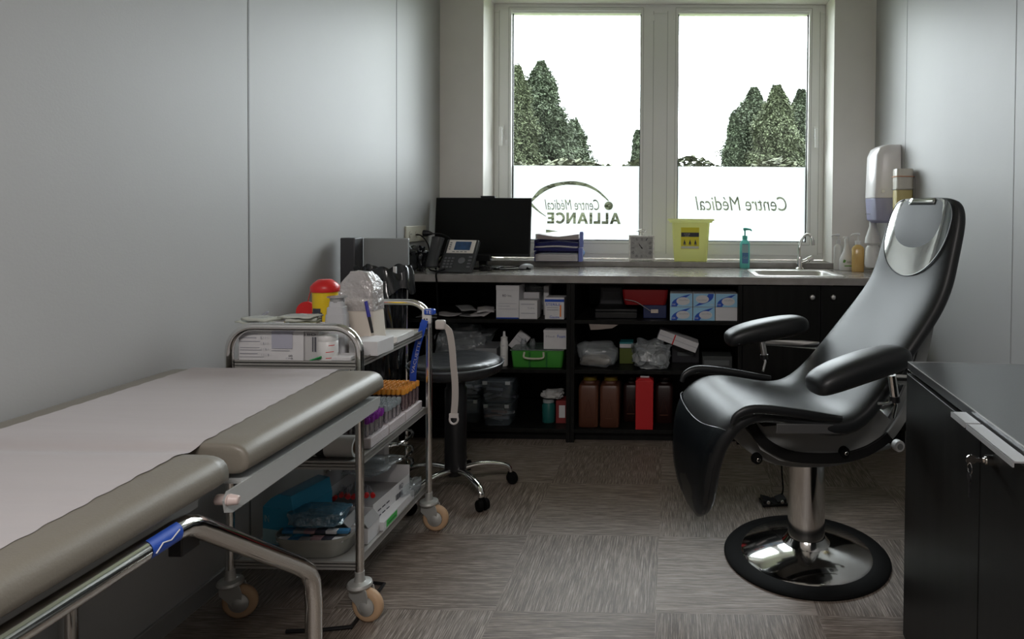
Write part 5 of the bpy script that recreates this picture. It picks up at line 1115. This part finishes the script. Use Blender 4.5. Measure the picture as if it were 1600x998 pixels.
packet(415, yb+.045, ztop, .10, .075, -28, 'flat sachet on the left of the printed carton, lowest of three', th=.008)
packet(398, yb+.06, ztop+.0105, .09, .06, -14, 'flat sachet leaning out to the left on the printed carton', tilt=4)
packet(410, yb+.05, ztop+.021, .10, .065, -20, 'flat sachet on top of the left sachets', th=.008)
for k in range(3): packet(474, yb+.05+.004*k, ztop+.0105*k, .085, .075, 10+4*k, ('bottom', 'second', 'third')[k]+' sachet of the greenish stack on the printed carton', m_=pk2 if k < 2 else pk_, th=.008, pr=k > 1)
packet(470, yb+.05, ztop+.0325, .105, .07, -5, 'pale sachet lying on top of the greenish stack')
t = packet(408, yb+.12, ztop+.02, .05, .03, 30, 'grey strip sticking up behind the left sachets', m_=inkg, tilt=-30, pr=False)
o = G().box(-.025, .025, 0, .02, 0, .006).build('yellow_strip', mat('dull_yellow', (.45, .38, .20), .5)); o.location = (tx_(456, yb+.12), yb+.12, ztop); tag(o, 'thin yellow strip behind the greenish stack of sachets', 'strip')
# rectangular white bottle
yq = TY0+.115; t = thing('white_bottle', 'square white plastic bottle with stepped shoulder and wide mouth', 'bottle', (tx_(527, yq), yq, Z1), radians(10)); hh = tz_(462, yq)-Z1
g = G(); g.loft([ring(rrect(.058*k, .058*k, .008), z_) for z_, k in ((0, 1.10), (hh*.40, 1.05), (hh*.62, 1), (hh*.70, .97), (hh*.705, .90), (hh*.82, .86), (hh*.83, .72), (hh*.92, .66))]); g.build('bottle', mat('white_hdpe', (.52, .52, .54), .35), t, ang=45)
g = G(); g.lathe([(.020, hh*.90), (.022, hh*.97), (.030, hh*.985), (.030, hh), (.021, hh), (.018, hh*.93)], seg=24); g.build('mouth', thin('cloudy_plastic', (.7, .72, .74), .12, .1, .5, (.6, .6, .6)), t)
# sharps pot, yellow with red lid
yq = TY0+.26; t = thing('sharps_pot', 'small yellow sharps pot with red lid and hanging red cap', 'sharps bin', (tx_(508, yq), yq, Z1)); hh = tz_(436, yq)-Z1; r0 = .040
ylw = mat('strong_yellow', (.80, .55, .02), .35)
G().lathe([(.001, 0), (r0*.86, 0), (r0*.9, .004), (r0, hh*.80), (r0*1.02, hh*.80), (r0*1.02, hh*.86), (.001, hh*.86)], seg=32).build('pot', ylw, t, ang=45)
G().lathe([(r0*1.12, hh*.82), (r0*1.15, hh*.84), (r0*1.14, hh*.90), (r0*.9, hh*.95), (r0*.55, hh), (.001, hh)], seg=32).build('lid', red, t, ang=45)
g = G(); g.prism([(x_, z_) for x_, z_ in [(-.062+.036*cos(a), hh*.50+.036*sin(a)) for a in [2*pi*k/24 for k in range(24)]]], -.004, .004, 'y', m=0); g.tube([(-.06, 0, hh*.50+.03), (-.052, 0, hh*.78), (-.044, 0, hh*.86)], .0016, 6, m=0); g.build('hanging_cap', red, t, bev=.001)
g = G(); rr_ = r0*.97
def arcpatch(a0, a1, z0_, z1_, rad, m): g.loft([[(rad*cos(radians(a)), rad*sin(radians(a)), z_) for a in range(a0, a1+1, 6)] for z_ in (z0_, z1_)], caps=False, closed=False, m=m)
arcpatch(-135, -75, hh*.30, hh*.52, r0*1.01, 0); arcpatch(-130, -80, hh*.52, hh*.58, r0*1.0, 0); arcpatch(-135, -75, hh*.24, hh*.30, r0*1.0, 1); arcpatch(-135, -75, hh*.12, hh*.24, r0*1.0, 2)
g.build('label_sticker', [ink, cardw, mat('orange_red', (.75, .10, .02), .45)], t, fix=False)
# tall wrapped sleeve of cups
yq = TY0+.22; t = thing('cup_sleeve', 'tall clear-wrapped sleeve of cream paper with crinkled top', 'sleeve', (tx_(561, yq), yq+.02, Z1), radians(-6)); hh = tz_(424, yq)-Z1
crm = mat('cream_paper', (.68, .61, .53), .65)
g = G(); g.loft([ring(rrect(2*a_, 2*b_, .012), z_) for z_, a_, b_ in ((0, .066, .045), (.02, .066, .045), (hh*.55, .058, .040), (hh*.62, .057, .038))]); g.build('paper_block', crm, t, ang=40)
g = G(); rr_ = []
for z_, a_, b_ in ((hh*.50, .0605, .0425), (hh*.55, .0602, .0422), (hh*.6, .060, .042), (hh*.72, .058, .042), (hh*.85, .055, .04), (hh*.93, .045, .035), (hh*.97, .035, .03), (hh*1.0, .030, .026)):
    k_ = max(0, (z_/hh-.5))*.35
    rr_.append([(x_*(1+k_*noise.noise(Vector((x_*40, y_*40, z_*25)))), y_*(1+k_*noise.noise(Vector((y_*40, x_*40+5, z_*25)))), z_+k_*.05*noise.noise(Vector((x_*60, y_*60, 3)))) for x_, y_ in rrect(2*a_, 2*b_, .012, 8)])
g.loft(rr_); g.build('wrap', thin('sleeve_wrap', (.92, .90, .90), .14, .10, .45, (.80, .76, .76), bump=.8, bscale=35), t, ang=60)
for nm_, lb_, px0, py0, px1, py1, cols in (('felt_pen', 'pen with dark blue cap clipped to the front of the sleeve', 571.5, 470.5, 582, 520, [mat('pen_blue', (.03, .03, .30), .35), blackp]), ('ballpoint_pen', 'thin clear ballpoint pen leaning against the wrapped sleeve', 537, 478, 549, 521, [mat('pen_clear', (.35, .33, .5), .3), mat('pen_tip', (.2, .18, .3), .3)])):
    a_, b_ = atY(px0, py0, yq-.035), atY(px1, py1, yq-.045); r1 = .0052 if nm_ == 'felt_pen' else .003; c_ = a_.lerp(b_, .5)
    t2 = thing(nm_, lb_, 'pen', tuple(b_)); d_ = a_-b_
    G().cyl(d_*.5, d_, r1*1.12, r1, 14).build('cap', cols[0], t2, bev=.001); G().cyl((0, 0, 0), d_*.5, r1*.8, r1, 14).build('barrel', cols[1], t2, bev=.0008)
# flat white box and tray
yq = TY0+.09
carton('flat_box', 'flat white carton lying in front of the wrapped sleeve', tx_(549, TY0+.12), tx_(595, TY0+.12), TY0+.10, Z1, .045, .105, cardw, rz=radians(-4))
carton('white_tray', 'low white tray at the far corner of the top tier', tx_(577, TY0+.33), tx_(626, TY0+.33), TY0+.30, Z1, .022, .15, white, rz=0, prints=[(.3, .6, .3, .7, blue)], cat='tray')
o = G().box(-.035, .035, -.03, .03, 0, .012).build('small_pad', cardw, bev=.002); o.location = (tx_(536, TY0+.05), TY0+.055, Z1); tag(o, 'small cream pad between the round tub and the hoop', 'pad')


# tourniquets on the far right post
hx_, hy_, hz2 = TX1, TY1, .873
t = thing('tourniquet', 'white and blue tourniquet buckled to the trolley post, strap hanging down', 'tourniquet', (TX1, TY1, .80))
bl = mat('royal_blue', (.02, .08, .50), .35)
q0 = atY(668, 494, TY1-.02)-Vector(t.location); q1 = atY(676, 505, TY1-.02)-Vector(t.location); q2 = atY(690, 507, TY1-.02)-Vector(t.location)
g = G(); g.box(q0.x-.020, q0.x+.014, q0.y-.006, q0.y+.006, q0.z-.028, q0.z+.030, M=Matrix.Identity(4), m=0); g.build('clip', white, t, bev=.004)
g = G(); g.cbox((q0.x+.010, q0.y-.002, q0.z+.018), (.040, .024, .022), m=0); g.cbox((q0.x-.014, q0.y-.001, q0.z-.034), (.026, .020, .024), m=0); g.build('lever', bl, t, bev=.005)
g = G(); [g.cbox((q0.x-.010+.010*i, q0.y-.0068, q0.z-.020+.010*j), (.005, .001, .005)) for i in range(2) for j in range(2)]; g.text('TE', front(q0.x+.009, q0.y-.0145, q0.z+.019), width=.022, m=1); g.build('print', [ink, white], t, fix=False)
g = G(); g.cbox((q2.x-.004, q2.y, q2.z), (.038, .020, .036)); g.build('buckle', mat('ivory_plastic', (.60, .56, .54), .4), t, bev=.006)
st = [atY(x_, y_, TY1-.02)-Vector(t.location) for x_, y_ in ((690, 506), (701, 516), (706, 540), (708.5, 570), (711, 598), (711, 625), (709, 650))]
pts = spline([tuple(p_) for p_ in st], 6); g = G(); rr_ = []
for i, p_ in enumerate(pts):
    a_ = pts[max(0, i-1)]; b_ = pts[min(len(pts)-1, i+1)]; tt = (b_-a_).normalized(); nn = Vector((-tt.z, 0, tt.x)); w_ = .0125*(1 if i > 5 else .8)
    rr_.append([p_+nn*w_+Vector((0, -.0012, 0)), p_+nn*w_+Vector((0, .0012, 0)), p_-nn*w_+Vector((0, .0012, 0)), p_-nn*w_+Vector((0, -.0012, 0))])
g.loft(rr_); g.build('strap', mat('ivory_strap', (.50, .46, .43), .7, bump=.3, bump_scale=500), t)
e_ = pts[-1]; g = G(); g.tube([(e_.x+.016*cos(a), e_.y, e_.z-.012+.018*sin(a)) for a in [2*pi*k/16 for k in range(16)]], .004, 8, closed=True); g.cbox((e_.x, e_.y, e_.z+.002), (.034, .008, .016)); g.build('strap_end', mat('ivory_plastic', (.6, .56, .54), .4), t)
t = thing('blue_strap', 'blue tourniquet strap lettered VACUETTE hanging inside the trolley', 'tourniquet', (TX1-.012, TY1-.03, .80))
st = [atY(x_, y_, TY1-.035)-Vector(t.location) for x_, y_ in ((664, 500), (658, 520), (651, 545), (646, 575), (645, 600), (644, 628))]
pts = spline([tuple(p_) for p_ in st], 6); g = G(); rr_ = []
for i, p_ in enumerate(pts):
    a_ = pts[max(0, i-1)]; b_ = pts[min(len(pts)-1, i+1)]; tt = (b_-a_).normalized(); nn = Vector((-tt.z, 0, tt.x)); w_ = .0125
    rr_.append([p_+nn*w_+Vector((0, -.001, 0)), p_+nn*w_+Vector((0, .001, 0)), p_-nn*w_+Vector((0, .001, 0)), p_-nn*w_+Vector((0, -.001, 0))])
g.loft(rr_); g.build('strap', bl, t)
c0 = atY(650, 558, TY1-.0365)-Vector(t.location); d0 = (atY(655, 535, TY1-.0365)-atY(645.5, 578, TY1-.0365)); an = math.atan2(d0.z, d0.x)
G().text('VACUETTE', front(c0.x, c0.y-.0006, c0.z) @ Matrix.Rotation(an, 4, 'Z'), width=.125, height=.011).build('lettering', cardw, t, fix=False)
# ---- tubes in their racks on the middle tray
foam = mat('foam_white', (.58, .52, .53), .75, bump=.2, bump_scale=200)
tg = thin('tube_glass', (.86, .84, .87), .18, .08, .30, (.62, .58, .62)); tr_ = thin('tube_glass_dark', (.62, .52, .54), .18, .08, .35, (.36, .24, .26))
caps = {'orange': mat('orange_cap', (.72, .30, .04), .4), 'grey': mat('grey_cap', (.26, .30, .32), .4), 'purple': mat('purple_cap', (.20, .02, .28), .35)}
def rack(x0, x1, y0, y1, label):
    t = thing('tube_rack', label, 'tube rack', (x0, y0, Z2)); G().box(0, x1-x0, 0, y1-y0, 0, .034).build('block', foam, t, bev=.003)
    return t
XRK = TX1-.022
def tubes(colour, y0, ny, nx, h, ribbed, glass_, sp=.0172, dx=.0175):
    cm_ = caps[colour]; r_ = .0062
    g0 = G(); g0.lathe([(.001, 0), (r_*.8, .001), (r_, .006), (r_, h-.016)], seg=10, caps=False)
    lab = {'orange': 'orange-capped blood tube standing in the far foam rack', 'grey': 'grey-capped blood tube standing in the middle foam rack', 'purple': 'purple-capped blood tube standing in the near foam rack'}[colour]
    first = tag(g0.build('blood_tube', glass_, ang=60), lab, 'blood tube', {'orange': 'orange-capped tubes', 'grey': 'grey-capped tubes', 'purple': 'purple-capped tubes'}[colour])
    n_ = 14
    cap = G().loft([[(.0082*k*(1+(.06 if ribbed and i % 2 else 0))*cos(2*pi*i/n_), .0082*k*(1+(.06 if ribbed and i % 2 else 0))*sin(2*pi*i/n_), z_) for i in range(n_)] for z_, k in ((h-.020, .95), (h-.018, 1), (h-.003, 1), (h, .85), (h-.001, .5), (h-.004, .35))]).build('cap', cm_, first, ang=40)
    for j in range(ny):
        for i in range(nx):
            loc = (XRK-.012-dx*i-(.0 if j % 2 else .004), y0+.012+sp*j, Z2+.0355)
            if i == 0 and j == 0: first.location = loc
            else: copy_tree(first, loc, ch=[cap])
rack(TX1-.235, XRK, TY0+.425-.02, TY1-.012, 'white foam rack at the far end holding orange-capped tubes'); tubes('orange', TY0+.405, 8, 9, .079, True, tr_)
rack(TX1-.235, XRK, TY0+.262, TY0+.400, 'white foam rack in the middle holding grey-capped tubes'); tubes('grey', TY0+.262, 7, 9, .060, False, tg)
rack(TX1-.235, XRK, TY0+.120, TY0+.258, 'white foam rack at the near end holding purple-capped tubes'); tubes('purple', TY0+.120, 7, 9, .062, True, tg)
# paper roll lying across the near end of the middle tray
yr = TY0+.052; t = thing('paper_roll', 'white paper roll with hollow core on the middle tray', 'paper roll', (TX0+.04, yr, Z2+.0335)); xr_ = (XRK-.012)-(TX0+.04)
M_ = Matrix.Rotation(pi/2, 4, 'Y')
G().lathe([(.024, 0), (.0325, 0), (.0325, xr_-.12), (.0325, xr_), (.024, xr_), (.024, xr_-.02), (.024, 0)], seg=36, M=M_, caps=False).build('paper', mat('roll_white', (.50, .49, .47), .6), t, ang=40)
G().lathe([(.0215, .001), (.0238, .001), (.0238, xr_-.001), (.0215, xr_-.001), (.0215, .001)], seg=28, M=M_, caps=False).build('core', mat('card_core', (.20, .14, .09), .7), t, ang=40)
xk = tx_(506, yr)-(TX0+.04); G().lathe([(.0327, xk-.012), (.0332, xk-.010), (.0332, xk+.012), (.0327, xk+.014)], seg=36, M=M_, caps=False).build('band', blackp, t)
# ---- bottom tray
Y3 = TY0
bluec = mat('cyan_carton', (.03, .28, .46), .45)
t = thing('mask_box', 'bright blue carton with pale arc at the left of the bottom tray', 'box', (tx_(443, Y3+.13), Y3+.10, Z3), radians(-14)); h = tz_(768, Y3+.12)-Z3
g = G(); g.box(-.062, .055, 0, .17, 0, h*.72, m=0); g.build('carton', bluec, t, bev=.002)
g = G(); g.prism([(-.062, h*.72), (.055, h*.72), (.045, h*.98), (.0, h*1.0), (-.03, h*.9)], .002, .168, 'y'); g.build('flap', mat('cyan_flap', (.04, .30, .50), .4), t, bev=.001)
g = G(); g.box(-.060, .053, -.0012, -.0006, h*.02, h*.30, m=0); g.text('N', front(-.042, -.0016, h*.50), width=.014, height=.022, m=0); g.text('VI', front(-.052, -.0016, h*.50), width=.006, height=.022, m=0); g.build('print', [mat('pale_cyan_print', (.30, .48, .52), .5)], t, fix=False)
t = thing('plastic_tub', 'oval milky plastic tub full of small packs on the bottom tray', 'tub', (tx_(497, Y3+.09), Y3+.095, Z3)); wt_ = .118
tubm = thin('milky_tub', (.55, .55, .52), .10, .25, .72, (.40, .40, .36))
g = G(); h = .060
g.loft([ring(rrect(2*wt_*k, .155*k, .06*k, 8), z_) for z_, k in ((0, .86), (.003, .89), (h*.8, .96), (h*.82, 1.0), (h, 1.01), (h, .985), (h*.8, .94), (.006, .85))]); g.build('tub', tubm, t, ang=40)
rnd = random.Random(8)
cols = [cardw, mat('foil_blue', (.05, .20, .38), .35), mat('foil_grey', (.35, .36, .37), .3, .3), mat('dull_pink', (.45, .28, .30), .5), ink]
for k in range(12):
    x_ = -.085+.17*(k % 6)/5; y_ = -.045+.03*(k//6)+rnd.uniform(-.005, .005)
    G().cbox((x_, y_, .048+.012*(k//6)), (.034, .020, .010), M=None, m=0).build('small_pack', cols[k % 5], t, bev=.001).rotation_euler = (0, 0, rnd.uniform(-.03, .03))
# blue blister bag lying on the tub
o = crumple('wrapped_pack', thin('blue_wrap', (.5, .65, .75), .2, .12, .45, (.12, .32, .46), bump=.5), (tx_(498, Y3+.10), Y3+.11, Z3+.078), (.17, .11, .045), 51, .2, freq=3, power=.45); tag(o, 'pale blue wrapped pack lying on top of the milky tub', 'pack')
# open cardboard carton with red capped tubes
ocx, ocy = tx_(548, Y3+.26), Y3+.215
t = thing('open_carton', 'open white cardboard carton of wrapped red-ended tubes on the bottom tray', 'carton', (ocx-.005, ocy, Z3), radians(-3)); wq, dq, hq = .105, .27, .095; ci = mat('carton_inside', (.26, .25, .25), .7)
g = G()
g.box(-wq, wq, 0, dq, 0, .002); g.box(-wq, -wq+.002, 0, dq, 0, hq); g.box(wq-.002, wq, 0, dq, 0, hq*.9); g.box(-wq, wq, 0, .002, 0, hq*.8); g.box(-wq, wq, dq-.002, dq, 0, hq*1.25); g.build('carton', [cardw], t)
g = G(); g.prism([(-wq, hq), (-wq-.018, hq+.045), (-wq-.016, hq+.046), (-wq+.002, hq)], .01, dq-.01, 'y'); g.build('side_flap', ci, t)
g = G(); g.box(wq-.06, wq, -.0018, -.0008, .02, .07, m=0) ; 
for k in range(6): g.box(wq+.0006, wq+.0014, .03+.03*(k % 3), .05+.03*(k % 3), .03+.02*(k//3), .034+.02*(k//3), m=1)
for k in range(7): g.box(wq+.0006, wq+.0014, .16+.008*k, .163+.008*k+.002*(k % 2), .02, .05, m=1)
g.text('BD', Matrix.Translation((wq+.0016, .20, .068)) @ Matrix.Rotation(pi/2, 4, 'Z') @ Matrix.Rotation(pi/2, 4, 'X'), width=.03, m=1); g.build('print', [cardw, ink], t, fix=False)
for k in range(9):
    a_ = radians(rnd.uniform(-18, 18)+20); c_ = Vector((ocx-.065+.0145*k, ocy+.07+.012*(k % 3), Z3+.078+.005*(k % 2))); d_ = Vector((sin(a_), cos(a_), .05))*.055
    t2 = thing('red_tube', 'red-ended wrapped tube lying in the open cardboard carton', 'tube', tuple(c_), 0, 'red-ended tubes in the open carton') if k == 0 else None
    if k == 0:
        b1 = G().cyl((0, 0, 0), (0, .075, .0), .0065, .0065, 12).build('barrel', tg, t2); b2_ = G().cyl((0, -.016, 0), (0, 0, 0), .008, .008, 12).build('end_cap', red, t2, bev=.001); r0_ = t2; r0_.rotation_euler = (0, 0, a_)
    else: copy_tree(r0_, tuple(c_), a_, ch=[b1, b2_])
G().box(-wq+.006, wq-.006, .01, dq-.01, .0025, .055).build('packing', mat('packing_grey', (.30, .29, .29), .7), bpy.data.objects['open_carton'])
o = crumple('clear_bag', cling, (tx_(590, Y3+.40), Y3+.41, Z3+.122), (.15, .16, .035), 61, .3, freq=4); tag(o, 'clear bag lying over the far end of the open cardboard carton', 'plastic bag')
o.location.x -= .03
o = crumple('clear_bag', cling, (TX1-.040, TY1-.10, Z3), (.055, .15, .06), 62, .3, freq=4); tag(o, 'clear bag squeezed at the far right corner of the bottom tray', 'plastic bag')
# small white open box with swabs and green-labelled carton
t = thing('small_open_box', 'small white open-flapped box of white swabs by the near post', 'box', (TX1-.058, Y3+.115, Z3), 0)
g = G(); g.box(-.03, .03, 0, .085, 0, .05); g.build('box', cardw, t, bev=.001); g = G(); g.prism([(-.03, .05), (-.055, .072), (-.053, .074), (-.028, .051)], 0, .085, 'y'); g.prism([(.03, .05), (.006, .078), (.008, .079), (.032, .051)], 0, .085, 'y'); g.build('flap', ci, t)
g = G(); [g.cyl((-.02+.012*k, .01, .055+.003*(k % 2)), (-.018+.012*k, .07, .060), .004, .004, 8) for k in range(4)]; g.build('swab', white, t)
t = thing('green_label_carton', 'low white carton with bright green label along the tray edge', 'box', (TX1-.040, Y3+.225, Z3), 0)
G().box(-.018, .024, -.02, .24, 0, .030).build('carton', cardw, t, bev=.001)
G().box(.0242, .0248, .0, .085, .004, .026, m=0).box(.0249, .0252, .01, .075, .010, .014, m=1).build('label', [mat('bright_green', (.05, .45, .08), .45), mat('dark_green_line', (.01, .12, .02), .5)], t, fix=False)
carton('flat_carton', 'white carton with blue end standing at the back of the bottom tray', tx_(556, TY1-.06), tx_(600, TY1-.06), TY1-.055, Z3, .21, .04, cardw, prints=[(.1, .7, .82, .84, inkg), (.1, .7, .74, .76, inkg), (.62, .98, .86, .99, mat('teal_print', (.05, .35, .45), .5))])
